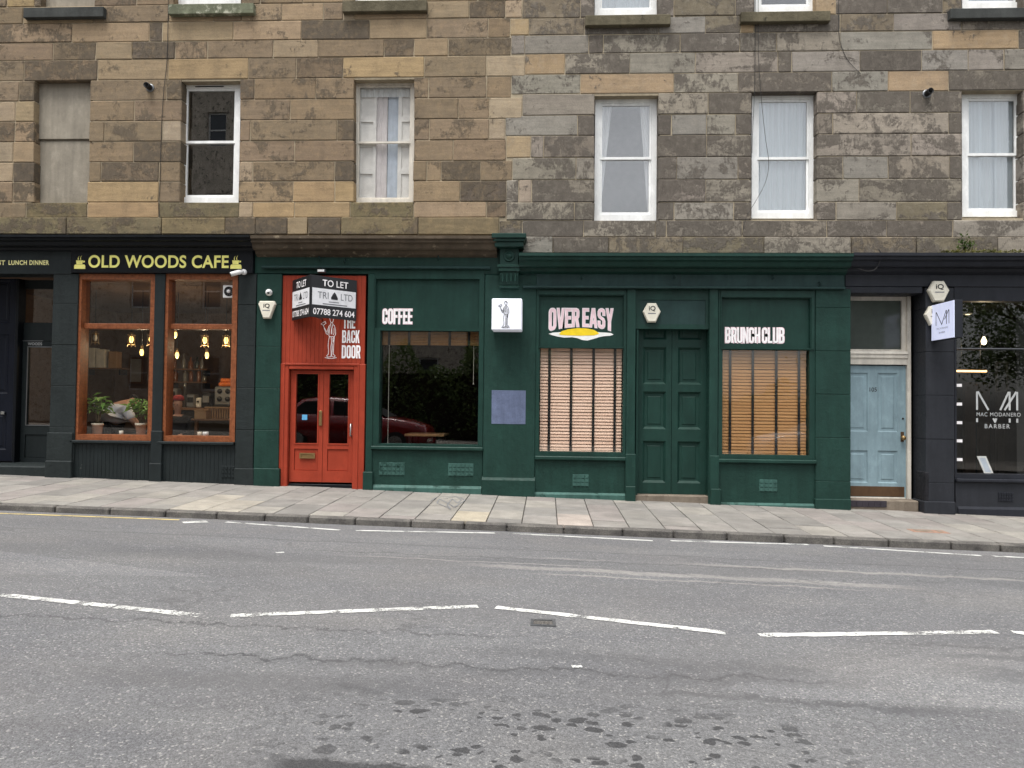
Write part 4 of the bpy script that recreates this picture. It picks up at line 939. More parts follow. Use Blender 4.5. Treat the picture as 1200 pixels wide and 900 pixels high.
for k, (a, b) in enumerate(((da, xm-.003), (xm+.003, db))):
    w_ = b-a; h = zd1-zb; gz0, gz1 = zb+.36*h, zd1-.055
    hole = (a+.085, b-.085, gz0, gz1); pan = (a+.07, b-.07, zb+.12*h, zb+.31*h)
    d = MB().slab(a, b, zb+.035, zd1, [hole, pan], .03, .075).build('door', 'red_paint', bar)
    MB().cbox(pan[0], pan[1], .045, .07, pan[2], pan[3], .012).build('panel', 'red_paint', d)
    MB().box(hole[0]-.01, hole[1]+.01, .05, .056, hole[2]-.01, hole[3]+.01).build('pane', 'glass_dark', d)
    MB().slab(hole[0]-.018, hole[1]+.018, hole[2]-.018, hole[3]+.018, [hole], .022, .034).build('bead', 'red_paint', d)
    if k == 0:
        x_, z_ = W(359.5, 534, .02); o = MB().slab(x_-.115, x_+.125, z_-.042, z_+.042, [(x_-.085, x_+.095, z_-.024, z_+.024)], .018, .031).box(x_-.085, x_+.095, .026, .03, z_-.024, z_+.024).build('letterbox', 'brass', d)
        x_, z_ = W(357, 489, .045); MB().box(x_-.04, x_+.04, .044, .0485, z_-.04, z_+.04).build('sticker', 'blue_sticker', d)
        x_, z_ = W(375.5, 489, .01); MB().cbox(x_-.022, x_+.022, .0, .03, z_-.13, z_+.1, .006).build('handle_plate', 'brass', d)
    else:
        x_, z_ = W(412, 504, .0); MB().tube([(x_-.01, .03, z_-.09), (x_-.01, -.03, z_-.09), (x_-.01, -.03, z_+.09), (x_-.01, .03, z_+.09)], .012, 8).build('pull_handle', 'steel', d, True)
wbox('door_sill', 'black_paint', bar, da-.01, db+.01, .02, .4, DN, zb+.002, .004)
block('THE', bar, (402, 370, 416.5, 385), -.034, 'white_letter'); block('BACK', bar, (401, 387, 421.5, 402), -.034, 'white_letter'); block('DOOR', bar, (400.5, 404.5, 422.5, 420), -.034, 'white_letter')
waiter('white_letter', bar, (376, 370, 400, 419), -.034, .008)
# coffee window
post('mullion_post', 'green_paint', bar, 429, 437, 321, YP+.01, .2); post('mullion_foot', 'green_paint', bar, 425, 436.5, 553, YP-.02, .2, None, 560)
x0, x1, z0, z1 = B(437.5, 321, 566, 523, -.03)
hx0, hx1, hz0, hz1 = B(445.5, 388, 561, 520.5, .0); px0, px1, pz0, pz1 = B(441, 327.5, 562, 385, .0)
MB().slab(x0, x1+.01, z0, z1, [(hx0, hx1, hz0, hz1), (px0, px1, pz0, pz1)], -.055, .14).build('window_frame', 'green_paint', bar)
wbox('sign_panel', 'green_paint', bar, px0-.01, px1+.01, .0, .05, pz0-.01, pz1+.01, .004)
cw = MB().box(hx0-.01, hx1+.01, .06, .066, hz0-.01, hz1+.01).build('pane', 'glass_dark', bar)
block('COFFEE', bar, (448.5, 362, 483, 379.5), -.004, 'white_letter', 'pink_letter')
wbox('window_sill', 'green_paint', bar, x0-.005, x1+.02, -.10, .1, z0-.055, z0-.002, .01)
wbox('stall_riser', 'green_render', bar, x0, x1+.01, -.045, .15, DN, z0-.057, .004)
vent(bar, (444, 542, 474, 557), 'green_worn', -.052, 3, 3, 2); vent(bar, (525, 543, 555, 558), 'green_worn', -.052, 3, 3, 2)
MB().profile(x0, x1, [(-.045, W(500, 569, -.06)[1]), (-.075, W(500, 572, -.06)[1]), (-.075, DN), (-.04, DN)]).build('skirting', 'green_worn', bar)
# rendered pier between the two shops
xp0, xp1 = W(566.5, 460, YP)[0], W(627.5, 460, YP)[0]
pier = MB().cbox(xp0, xp1, YP+.01, .25, DN, W(597, 321.5, YP)[1], .012).build('pier', 'green_render', bar)
MB().profile(xp0-.005, xp1+.005, [(-.06, W(597, 559, -.1)[1]), (-.1, W(597, 563, -.1)[1]), (-.1, DN), (-.06, DN)]).build('pier_plinth', 'green_render', bar)
x0, x1, z0, z1 = B(576, 457.5, 616, 497, YP+.006); MB().cbox(x0, x1, YP+.006, YP+.02, z0, z1, .003).build('painted_patch', 'lavender', bar)
# console bracket
def console():
    ax, bx = W(585.5, 310, -.22)[0], W(607.5, 310, -.22)[0]; z = lambda py, y=-.2: W(597, py, y)[1]; cx = (ax+bx)/2
    c = MB()
    for (ex, y, pa, pb) in ((.115, -.36, 273, 278.5), (.095, -.33, 279, 282.5), (.075, -.30, 283, 289)): c.cbox(ax-ex, bx+ex, y, .1, z(pb, y), z(pa, y), .008)
    MBc = c.build('console_cap', 'green_paint', bar)
    k = MB().cbox(ax, bx, -.2, .1, z(310.5), z(289.5), .006).build('console_block', 'green_paint', bar)
    zc = z(300); MB().lathe([(.085, 0), (.085, .012), (.07, .018), (.062, .01), (.05, .01), (.042, .026), (.0, .034)], (cx, -.2, zc), 24, 'y').build('roundel', 'green_paint', k, True)
    MB().cbox(ax-.035, bx+.035, -.24, .1, z(313.5), z(310.4), .006).cbox(ax-.018, bx+.018, -.225, .1, z(318), z(313.6), .006).build('console_neck', 'green_paint', bar)
    b = MB(); za, zb_ = z(334.5, -.15), z(318.2)
    b.profile(ax, bx, [(.1, zb_), (-.19, zb_), (-.19, zb_-.05), (-.165, zb_-.12), (-.13, za), (.1, za)])
    for i in range(4):
        xx = ax+.045+i*(bx-ax-.09)/3; b.cbox(xx-.016, xx+.016, -.205, -.12, za+.05, zb_-.015, .01)
    b.cbox(ax-.008, bx+.008, -.15, .1, za-.035, za, .006); b.build('console_bracket', 'green_paint', bar)
console()
# ---- fixings on the bar
x, z = W(313.5, 342, -.15)
dc = thing('dome_camera', (x, -.07, z), 'white dome security camera on the green pilaster beside the cafe', 'camera', 'security cameras')
MB().lathe([(.05, 0), (.052, .03), (.045, .04)], (x, -.07, z), 20, 'y').build('base', 'white_plastic', dc, True)
MB().lathe([(.044, .0), (.042, .02), (.03, .038), (.0, .045)], (x, -.11, z), 20, 'y').build('dome', 'white_plastic', dc, True)
MB().lathe([(.02, .0), (.016, .012), (.0, .014)], (x+.012, -.146, z-.014), 14, 'y').build('lens', 'black_plastic', dc, True)
def alarm(rect, y, label, shape='hex', nm='iQ'):
    x0, x1, z0, z1 = B(*rect, y); w_, h = x1-x0, z1-z0; cx = (x0+x1)/2
    o = thing('alarm_box', (cx, y, z0), label, 'alarm', 'burglar alarm boxes')
    if shape == 'hex': P = [(.27, 0), (.73, 0), (1, .55), (.74, 1), (.26, 1), (0, .55)]
    else: P = [(.3, 0), (.7, 0), (1, .82), (.93, 1), (.07, 1), (0, .82)]
    out = [(x0+a*w_, z0+b*h) for a, b in P]; inn = [(cx+(a-.5)*w_*.88, z0+h*.5+(b-.5)*h*.88) for a, b in P]; m = MB(); n = 6
    m.add([(a, y+.07, b) for a, b in out]+[(a, y+.022, b) for a, b in out]+[(a, y, b) for a, b in inn], [tuple(range(5, -1, -1)), tuple(range(12, 18))]+[(r*6+i, r*6+(i+1) % 6, r*6+6+(i+1) % 6, r*6+6+i) for r in (0, 1) for i in range(6)])
    m.build('casing', 'cream_plastic', o)
    ltext(nm, 'ink', o, cx-w_*.17, cx+w_*.2, z0+h*.56, z0+h*.84, y-.002, .02)
    MB().box(cx-w_*.22, cx+w_*.22, y-.0015, y+.001, z0+h*.43, z0+h*.48).build('small_print', 'ink_soft', o)
    return o
alarm((302, 352.5, 322, 373), -.14, 'cream tapered alarm box on the green pilaster beside the red bay', 'taper')
# projecting light box with the waiter
x0, x1, z0, z1 = B(576, 349.5, 611.5, 386.5, -.42)
lb = thing('light_box_sign', ((x0+x1)/2, -.2, z0), 'square white light box with a waiter drawing on the green pier', 'sign')
MB().cbox(x0, x1, -.40, -.07, z0, z1, .012).build('casing', 'lit_box', lb)
waiter('ink', lb, (584, 352.5, 601, 383.5), -.403, .007)
# to let board, a V of two panels
ap = Vector((W(363.5, 345, -.62)[0], -.62)); lf_ = Vector((W(342, 350, -.06)[0], -.06)); rt_ = Vector((W(419, 348, -.08)[0], -.08))
zt_, zb_ = W(363, 321.5, -.62)[1], W(363, 371, -.62)[1]
tb = thing('to_let_board', (ap.x, -.1, zb_), 'black and white V shaped to let board above the red doors', 'sign')
def face(p, q):                                                       # local x from p to q, outward to the street
    d = Vector((q.x-p.x, q.y-p.y, 0)); L_ = d.length; d.normalize(); n = Vector((0, 0, 1)).cross(d)
    return Matrix(((d.x, n.x, 0, p.x), (d.y, n.y, 0, p.y), (0, 0, 1, 0), (0, 0, 0, 1))), L_
for p, q in ((lf_, ap), (ap, rt_)):
    M, L_ = face(p, q); e = .012; h = zt_-zb_
    bd = MB().cbox(e, L_-e, 0, .02, zb_, zt_, .004, M).build('board', 'sign_black', tb)
    MB().box(e+.02, L_-e-.02, -.002, .004, zb_+.30*h, zt_-.30*h, M).build('white_band', 'sign_white', bd)
    u = lambda a: e+a*(L_-2*e)
    ltext('TO LET', 'white_letter', bd, u(.24), u(.8), zt_-.24*h, zt_-.08*h, -.002, .01, M); ltext('07788 274 604', 'white_letter', bd, u(.05), u(.95), zb_+.07*h, zb_+.22*h, -.002, .012, M)
    ltext('TRI', 'ink_soft', bd, u(.14), u(.37), zb_+.46*h, zb_+.62*h, -.004, 0, M); ltext('LTD', 'ink_soft', bd, u(.64), u(.9), zb_+.46*h, zb_+.62*h, -.004, 0, M)
    mm = MB(); pts = [(u(.43), zb_+.46*h), (u(.57), zb_+.46*h), (u(.575), zb_+.5*h), (u(.53), zb_+.6*h), (u(.5), zb_+.64*h), (u(.47), zb_+.6*h), (u(.425), zb_+.5*h)]
    mm.prism(pts, -.004, -.0025, M); mm.build('emblem', 'ink', bd)
    mm = MB(); mm.box(u(.38), u(.6), -.0035, -.0025, zb_+.385*h, zb_+.405*h, M).box(u(.25), u(.78), -.0035, -.0025, zb_+.325*h, zb_+.35*h, M); mm.build('small_print', 'ink_soft', bd)
MB().tube([(ap.x, ap.y+.03, zt_-.03), (ap.x, .0, zt_-.02)], .012, 8).tube([(ap.x, ap.y+.03, zb_+.03), (ap.x, .0, zb_+.03)], .012, 8).build('bracket', 'grey_metal', tb)
x, z = W(376, 317, -.2); fl = thing('floodlight', (x, -.1, z), 'small flat lamp under the green fascia above the to let board', 'lamp')
MB().cbox(x-.06, x+.06, -.2, -.12, z-.025, z+.02, .006).build('housing', 'grey_metal', fl); MB().cbox(x-.05, x+.05, -.204, -.198, z-.018, z+.014, .002).build('lens', 'white_plastic', fl); MB().box(x-.01, x+.01, -.121, -.02, z-.008, z+.008).build('arm', 'grey_metal', fl)

# ================================================================ green brunch shopfront
shop = thing('brunch_shopfront', (2.6, 0, -.02), 'green shopfront with two blinded windows and a panelled double door', 'shopfront')
xg0, xg1 = W(608.5, 310, -.25)[0], W(997, 310, -.25)[0]
cornice('cornice', 'green_paint', shop, xg0, xg1, W(800, 296.5, -.36)[1], .36, .27)
zf1, zf0 = W(800, 318, -.06)[1], W(800, 338, -.06)[1]
wbox('fascia', 'green_board', shop, W(613, 330, -.06)[0], W(990, 330, -.06)[0], -.06, .25, zf0, zf1+.05, .006)
m = MB().cbox(W(613, 330, -.09)[0], W(990, 330, -.09)[0], -.14, -.055, zf0-.012, zf0+.022, .008); m.build('fascia_rail', 'green_board', shop)
wbox('pier_head', 'green_paint', shop, W(990, 330, -.05)[0]+.002, xg1-.003, -.055, .25, zf0+.0, zf1+.05, .006)
def blind_window(a, c, fa, fc, ptop, pbot, btop, bbot, text_fn, bmat, tapes, label, tilt, vrect, ye):
    x0, x1, z0, z1 = B(a, 338.5, c, bbot+5, -.03); hx0, hx1, hz0, hz1 = B(fa, btop, fc, bbot, .0); px0, px1, pz0, pz1 = B(fa-.5, ptop, fc+1, pbot, .0)
    MB().slab(x0, x1, z0, z1, [(hx0, hx1, hz0, hz1), (px0, px1, pz0, pz1)], -.055, .14).build('window_frame', 'green_paint', shop)
    m = MB().slab(x0+.03, x1-.03, pz0-.02, z1-.035, [(px0-.012, px1+.012, pz0-.012, pz1+.012)], -.072, -.05); m.build('moulding', 'green_paint', shop)
    wbox('sign_panel', 'green_paint', shop, px0-.01, px1+.01, .0, .05, pz0-.01, pz1+.01, .004)
    MB().box(hx0-.01, hx1+.01, .012, .018, hz0-.01, hz1+.01).build('pane', 'glass', shop)
    wbox('window_sill', 'green_paint', shop, x0-.005, x1+.005, -.10, .1, z0-.06, z0-.002, .012)
    wbox('stall_riser', 'green_render', shop, x0, x1, -.045, .15, DN, z0-.062, .004)
    vent(shop, vrect, 'green_worn', -.052, 2, 3, 2)
    zs_ = W((a+c)/2, ye, -.07)[1]; MB().profile(x0, x1, [(-.045, zs_+.03), (-.075, zs_), (-.075, DN), (-.04, DN)]).build('skirting', 'green_worn', shop)
    b = thing('venetian_blind', ((hx0+hx1)/2, .1, hz0), label, 'blind', 'slatted window blinds'); st = .048; n = int((hz1-hz0)/st)+1; m = MB(); ca, sa = math.cos(tilt), math.sin(tilt)
    for i in range(n):
        zc = hz1-.02-i*st; tt = tilt+random.gauss(0, .022); ca, sa = math.cos(tt), math.sin(tt)
        if zc < hz0+.02: break
        r_ = .025; dx = random.uniform(-.003, .003); bow = random.uniform(-.006, .003); ys = .056
        k = [-1, -.4, .2, 1]; X = [hx0+.012, hx0+(hx1-hx0)*.33, hx0+(hx1-hx0)*.66, hx1-.012]
        vs = []
        for j, xx in enumerate(X):
            dz = bow*(1 if j in (1, 2) else 0)
            for (uu, vv) in ((-r_, 0), (0, .003), (r_, 0)): vs.append((xx+dx, ys+uu*ca-vv*sa, zc+dz+uu*sa+vv*ca))
        m.add(vs, [(j*3+q, j*3+q+1, j*3+q+4, j*3+q+3) for j in range(3) for q in range(2)])
    o = m.build('slats', bmat, b); o['kind'] = 'stuff'
    for tpx in tapes:
        xx = W(tpx, 470, .08)[0]; MB().cbox(xx-.019, xx+.019, .028, .034, hz0+.01, hz1+.03, .002).build('tape', 'black_plastic', b)
    MB().cbox(hx0+.012, hx1-.012, .04, .075, hz0+.0, hz0+.018, .004).build('bottom_rail', bmat, b); MB().cbox(hx0, hx1, .04, .09, hz1-.005, hz1+.05, .004).build('head_rail', bmat, b)
    return (px0, px1, pz0, pz1)
blind_window(628, 733.5, 632, 729.5, 347, 406.5, 408.5, 529.5, None, 'blind_pink', (643.5, 669, 695, 720), 'pale pinkish slatted blind behind the over easy window', math.radians(66), (671, 556, 690, 570), 580)
blind_window(841.5, 955.5, 845.5, 947, 350, 408, 410.5, 533, None, 'blind_amber', (854.5, 881, 908.5, 935), 'amber brown slatted blind behind the brunch club window', math.radians(74), (890, 562, 911, 576), 592)
def arch(u, px, py): 
    k = 1-.22*max(0, 1-((u-.5)/.5)**2)**.8; return (px, 1-(1-py)*k)
block('OVER EASY', shop, (643.5, 361.5, 718.5, 387.5), -.004, 'pink_letter', 'white_letter', arch)
block('BRUNCH CLUB', shop, (850, 384, 919, 402), -.004, 'white_letter', 'pink_letter', None, space=.11, gap=.03)
def egg():
    x0, x1, z0, z1 = B(643, 384.5, 719, 399, -.004); w_, h = x1-x0, z1-z0
    P = [(0, .52), (.06, .62), (.16, .66), (.3, .72), (.7, .7), (.85, .66), (.96, .62), (1, .5), (.95, .4), (.85, .36), (.78, .28), (.68, .12), (.6, .0), (.52, .04), (.45, .18), (.36, .26), (.24, .22), (.14, .3), (.05, .42)]
    e = MB().prism([(x0+a*w_, z0+b*h) for a, b in P], -.004, -.001).build('egg_emblem', 'egg_white', shop)
    P = [(.16, .52), (.2, .74), (.3, .9), (.45, 1), (.58, .98), (.7, .86), (.76, .66), (.78, .54), (.7, .42), (.5, .38), (.3, .4), (.18, .44)]
    MB().prism([(x0+a*w_, z0+b*h) for a, b in P], -.007, -.0045).build('yolk', 'yolk', e)
egg()
post('mullion_post', 'green_paint', shop, 734, 744.5, 338.5, YP, .2); post('mullion_block', 'green_paint', shop, 733, 745, 532, YP-.02, .2, None, 560); post('mullion_foot', 'green_paint', shop, 733, 745, 570, YP-.04, .2, None, 580)
post('mullion_post', 'green_paint', shop, 831, 841.5, 338.5, YP, .2); post('mullion_block', 'green_paint', shop, 832, 843, 534, YP-.02, .2, None, 560); post('mullion_foot', 'green_paint', shop, 833, 845, 573, YP-.04, .2, None, 580)
# door head panel and double doors
x0, x1 = W(745, 365, -.03)[0], W(831, 365, -.03)[0]; z0, z1 = W(788, 385.5, -.03)[1], W(788, 339, -.03)[1]
MB().slab(x0, x1, z0, z1, [(x0+.07, x1-.05, z0+.07, z1-.16)], -.03, .16).build('door_head', 'green_paint', shop)
wbox('head_panel', 'green_board', shop, x0+.06, x1-.04, -.018, .1, z0+.06, z1-.15, .004)
YD2 = .13; xa, xb = W(746.5, 480, YD2)[0], W(828, 480, YD2)[0]; xm = W(787, 480, YD2)[0]; zb = W(787, 579, YD2)[1]; zt_ = z0+.1
wbox('door_jamb', 'green_paint', shop, W(745, 470, 0)[0], xa-.002, -.02, .2, DN, z0-.001, .006); wbox('door_jamb', 'green_paint', shop, xb+.002, W(831, 470, 0)[0]+.02, -.02, .2, DN, z0-.001, .006)
pv_ = [((566-579)/(386-579), 1)]; Hh = zt_-zb
fv = lambda py: (W(787, py, YD2)[1]-zb)/Hh
for a, b in ((xa, xm-.003), (xm+.003, xb)):
    leaf('door', 'green_paint', shop, a, b, zb, zt_, YD2, [(.17, .84, fv(566), fv(517)), (.17, .84, fv(503), fv(459)), (.17, .84, fv(450.5), fv(407)), (.17, .84, fv(398), fv(375))], .05, .036, .034)
wbox('door_step', 'step_stone', shop, xa-.05, xb+.05, -.03, .35, DN, zb-.004, .01)
alarm((753.5, 355, 774.5, 377.5), -.1, 'cream hexagonal alarm box on the panel above the green double doors')
for par, y_, pts in ((shop, -.06, ((682, 325), (790, 324), (905, 325), (960, 333))), (bar, -.05, ((375, 303), (514, 302), (405, 306)))):
    for (pa, pb) in pts:
        x_, z_ = W(pa, pb, y_); MB().tube([(x_, y_, z_+.03), (x_, y_-.05, z_+.02), (x_+.01, y_-.06, z_-.02), (x_-.01, y_-.03, z_-.03)], .009, 6).build('hook', 'green_board', par, True)
wbox('fascia_joint', 'black_paint', shop, W(797, 330, -.063)[0]-.003, W(797, 330, -.063)[0]+.003, -.0625, -.05, zf0+.03, zf1, .001)
# right pier
pr_ = post('pier', 'green_render', shop, 956, 997, 338.5, YP, .3, None, 470, .012); post('pier_foot', 'green_render', shop, 955.5, 997.5, 585, YP-.03, .28, None, 590)

# ================================================================ tenement entrance
YE = .3
ent = thing('entrance_doorway', (W(1030, 590, 0)[0], .2, -.15), 'weathered pale blue panelled door in a flaking white frame', 'doorway')
dz0, dz1 = W(1030, 583.5, YE)[1], W(1030, 428.5, YE)[1]; dxa = W(993, 500, YE)[0]-.12; dxb = W(1061.5, 500, YE)[0]
ff = lambda py: (W(1030, py, YE)[1]-dz0)/(dz1-dz0); fx_ = lambda px: (W(px, 500, YE)[0]-dxa)/(dxb-dxa)
dr = leaf('door', 'blue_paint', ent, dxa, dxb, dz0, dz1, YE, [(fx_(992), fx_(1017), ff(506), ff(437)), (fx_(1028.5), fx_(1052), ff(506), ff(437)), (fx_(992), fx_(1017), ff(566), ff(528)), (fx_(1028.5), fx_(1052), ff(566), ff(528))], .05, .014, .016)
x0, x1, z0, z1 = B(996, 570, 1060, 582, YE-.01); MB().cbox(dxa+.02, x1, YE-.008, YE+.004, z0, z1, .002).build('kick_plate', 'kick_brown', dr)
MB().cbox(dxa+.01, x1+.01, YE-.02, YE+.004, z0-.03, z0-.008, .003).build('weather_board', 'old_white', dr)
ptext('105', 'ink', dr, (1019, 454, 1027.5, 459), YE-.002, .01)
x_, z_ = W(1058.5, 513, YE); MB().lathe([(.02, 0), (.014, .02), (.016, .03), (.034, .045), (.036, .06), (.026, .078), (.0, .084)], (x_-.02, YE, z_), 16, 'y').build('knob', 'brass', dr, True)
MB().cbox(x_-.04, x_+.01, YE-.004, YE+.002, z_-.06, z_+.09, .002).build('lock_plate', 'kick_brown', dr)
x_, z_ = W(1058, 490.5, YE); MB().lathe([(.016, 0), (.014, .008), (.0, .009)], (x_, YE, z_), 12, 'y').build('keyhole', 'black_plastic', dr, True)
xj0, xj1 = W(1061.7, 470, YE-.06)[0], W(1068.5, 470, YE-.06)[0]; ztop = W(1030, 347, YE-.05)[1]
wbox('jamb', 'old_white', ent, dxb+.004, xj1, YE-.05, YE+.1, DN, ztop, .008); wbox('jamb', 'old_white', ent, dxa-.1, dxa-.004, YE-.05, YE+.1, DN, ztop, .008)
zt0, zt1 = W(1030, 427, YE-.06)[1], W(1030, 411.5, YE-.06)[1]
m = MB().profile(dxa-.003, dxb+.003, [(YE+.1, zt1), (YE-.06, zt1), (YE-.075, zt1-.04), (YE-.06, zt1-.05), (YE-.06, zt1-.1), (YE-.045, zt1-.11), (YE-.04, zt0), (YE+.1, zt0)]); m.build('transom', 'old_white', ent)
fz0, fz1_ = zt1+.002, ztop
fo = MB().slab(dxa-.003, dxb+.003, fz0, fz1_, [(dxa+.05, dxb-.06, fz0+.03, fz1_-.06)], YE, YE+.06).build('fanlight_frame', 'old_white', ent)
MB().box(dxa+.04, dxb-.05, YE+.03, YE+.036, fz0+.02, fz1_-.05).build('pane', 'murky', fo)
wbox('head', 'barber_board', ent, dxa-.1, xj1+.02, -.05, .3, ztop+.002, W(1030, 336, -.05)[1], .006)
zst = W(1030, 585.5, .12)[1]
stp = wbox('doorstep', 'step_stone', ent, dxa-.05, xj1-.002, .03, .6, DN, zst, .012)
n = 6
for i in range(n):
    a = W(996+i*7.2, 590, .02)[0]-.0; MB().cbox(a+.002, a+W(7.2+600, 590, .02)[0]-W(600, 590, .02)[0]-.004, .018, .04, zst-.1, zst-.006, .003).build('tile', 'dark_tile', stp)
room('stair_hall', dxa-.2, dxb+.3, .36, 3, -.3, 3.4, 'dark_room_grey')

# ================================================================ barber shopfront
bb = thing('barber_shopfront', (7.6, 0, -.14), 'dark slate blue barber shopfront with wide dark window and MM lettering', 'shopfront')
XE = 9.6
cornice('cornice', 'barber_board', bb, xg1+.002, 12, W(1100, 296, -.36)[1], .36, .27)
zf1, zf0 = W(1100, 316, -.05)[1], W(1100, 346, -.05)[1]
wbox('fascia', 'barber_board', bb, xg1-.001+.004, 12, -.048, .25, W(1100, 336, -.05)[1]+.002, zf1+.08, .005)
post('pilaster', 'barber_paint', bb, 1085, 1118.5, 337, YP, .3, None, 470, .012); post('pilaster_foot', 'barber_paint', bb, 1083.5, 1120, 588, YP-.03, .28, None, 595)
MB().cbox(W(1084.2, 560, YP)[0], W(1089, 560, YP)[0], YP-.005, .2, DN, W(1086, 553, YP)[1], .012).build('flaking_corner', 'flaked', bb)
x0 = W(1118.6, 460, -.03)[0]; z0, z1 = W(1160, 561, -.03)[1], W(1160, 336, -.05)[1]; hx0, hz0, hz1 = W(1119.8, 460, .0)[0], W(1160, 555.5, .0)[1], W(1160, 353, 0)[1]
hx1 = XE-.3; zmid = W(1160, 409, .05)[1]
bw = MB().slab(x0, XE, z0, z1, [(hx0, hx1, hz0, zmid-.012), (hx0, hx1, zmid+.012, hz1)], -.03, .14).build('window_frame', 'barber_board', bb)
MB().cbox(hx0, hx1, -.034, -.028, zmid-.006, zmid+.006, .002).build('glazing_bar', 'grey_metal', bw)
MB().box(hx0-.01, hx1+.01, .05, .056, hz0-.01, zmid).build('pane', 'glass', bb); MB().box(hx0-.01, hx1+.01, .05, .056, zmid+.001, hz1+.01).build('pane', 'glass', bb)
wbox('window_sill', 'barber_board', bb, x0, XE, -.09, .1, z0-.05, z0-.002, .01)
wbox('stall_riser', 'barber_paint', bb, x0+.002, XE, -.045, .15, DN, z0-.052, .004)
MB().profile(x0+.03, XE, [(-.045, W(1160, 594, -.06)[1]), (-.07, W(1160, 597, -.06)[1]), (-.07, DN), (-.04, DN)]).build('skirting', 'barber_board', bb)
vent(bb, (1170, 577, 1188, 588), 'barber_board', -.052, 3, 3, 2)
wbox('end_pier', 'barber_paint', bb, XE+.002, 12, YP, .3, DN, zf0, .01)
# glass lettering
def mm_logo(rect, y, mat, parent, wd, name='emblem', M=None, full=False):
    x0, x1, z0, z1 = B(*rect, y) if M is None else rect; w_, h = x1-x0, z1-z0; m = MB()
    def bar(a, b, lean):
        (u0, v0), (u1, v1) = a, b; d = Vector(((u1-u0)*w_, (v1-v0)*h)).normalized(); n = Vector((-d.y, d.x))*wd/2
        p, q = Vector((x0+u0*w_, z0+v0*h)), Vector((x0+u1*w_, z0+v1*h))
        m.prism([(p.x+n.x, p.y+n.y), (p.x-n.x, p.y-n.y), (q.x-n.x, q.y-n.y), (q.x+n.x, q.y+n.y)], y-.0002*lean, y+.001-.0002*lean, M)
    gaps = ((0, .13), (.40, 1)) if not full else ((0, 1),)
    for g0, g1 in gaps: bar((.02, g0), (.02, g1), 0); bar((.8, g0), (.8, g1), 0); bar((.98, g0), (.98, g1), 0)
    for a, b, k in (((.04, 1), (.46, 0), 1), ((.44, 0), (.78, 1), 2), ((.66, .36), (.96, 1), 3)):
        for g0, g1 in gaps:
            lo, hi = min(a[1], b[1]), max(a[1], b[1]); l2, h2 = max(lo, g0), min(hi, g1)
            if h2 <= l2: continue
            f = lambda v: a[0]+(b[0]-a[0])*(v-a[1])/(b[1]-a[1]); bar((f(l2), l2), (f(h2), h2), k)
    return m.build(name, mat, parent)
mm_logo((1144, 459, 1193, 495), .048, 'letter_grey', bb, .028)
ptext('MAC MODANERO', 'letter_grey', bb, (1144.5, 483.5, 1196, 488), .0485, 0, spacing=1.15); ptext('BARBER', 'letter_grey', bb, (1154, 497, 1183.5, 502), .0485, .005, spacing=1.3)
for k, py in enumerate((451.5, 473.5, 495.2, 516.5, 538.5)):
    x_, x2, z_, z2 = B(1120.2+k*.2, py-1.7, 1127.2+k*.2, py+1.8, .047); MB().box(x_, x2, .046, .0485, z_, z2).build('price_sticker', 'white_letter', bb)
# projecting barber sign, seen on its left face
wx, wz0, wz1 = W(1092.5, 378, -.1)[0], W(1092, 400, -.1)[1], W(1092, 358, -.1)[1]
xs = W(1117, 375, -.72)[0]; xs2 = W(1126, 375, -.72)[0]
bs = thing('projecting_sign', (xs, -.1, wz0), 'pale lit barber sign projecting from the dark slate blue pilaster', 'sign')
xl = (wx+xs)/2
Ms = Matrix(((0, 1, 0, xl), (-1, 0, 0, 0), (0, 0, 1, 0), (0, 0, 0, 1)))     # local x runs out from the wall, its face looks left
MB().cbox(xl+.004, xl+.115, -.72, -.11, wz0, wz1, .006).build('casing', 'barber_board', bs)
fc = MB().cbox(xl-.004, xl+.01, -.715, -.115, wz0+.006, wz1-.006, .002).build('lit_face', 'lit_box_blue', bs)
Mf = Matrix(((0, 1, 0, xl-.006), (-1, 0, 0, 0), (0, 0, 1, 0), (0, 0, 0, 1)))
mm_logo((.24, .6, wz0+.21, wz1-.12), 0, 'ink', fc, .013, 'emblem', Mf, True)
ltext('BARBER', 'ink_soft', fc, .33, .5, wz0+.09, wz0+.115, -.0015, 0, Mf); ltext('MAC MODANERO', 'ink_soft', fc, .27, .57, wz0+.15, wz0+.175, -.0015, 0, Mf)
MB().box(xl+.03, xl+.08, -.112, -.07, wz0+.1, wz1-.1).build('wall_plate', 'black_plastic', bs)
alarm((1088.5, 329, 1113.5, 353.5), -.15, 'cream hexagonal alarm box above the projecting barber sign')
alarm((1084.8, 358.5, 1106, 381), -.14, 'cream alarm box half hidden behind the projecting barber sign')
# ---------------------------------------------------------------- rooms behind the shopfronts
ZC = 3.38
room('cafe_room', -9.3, W(297, 450, 0)[0], .22, 5.2, .12, ZC, 'cafe_wall')
sheet_ = MB(); xa, xb = -9.29, W(297, 450, 0)[0]-.01
tag(MB().add([(xa, .22, .14), (xb, .22, .14), (xb, 5.19, .14), (xa, 5.19, .14)], [(0, 1, 2, 3)]).build('cafe_floor', 'floor_wood'), kind='structure')
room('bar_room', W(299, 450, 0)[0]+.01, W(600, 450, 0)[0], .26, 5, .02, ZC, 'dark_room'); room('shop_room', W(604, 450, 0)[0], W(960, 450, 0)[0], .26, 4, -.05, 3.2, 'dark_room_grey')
room('barber_room', W(1090, 450, 0)[0], XE, .26, 4.6, -.2, 3.2, 'dark_room_grey')
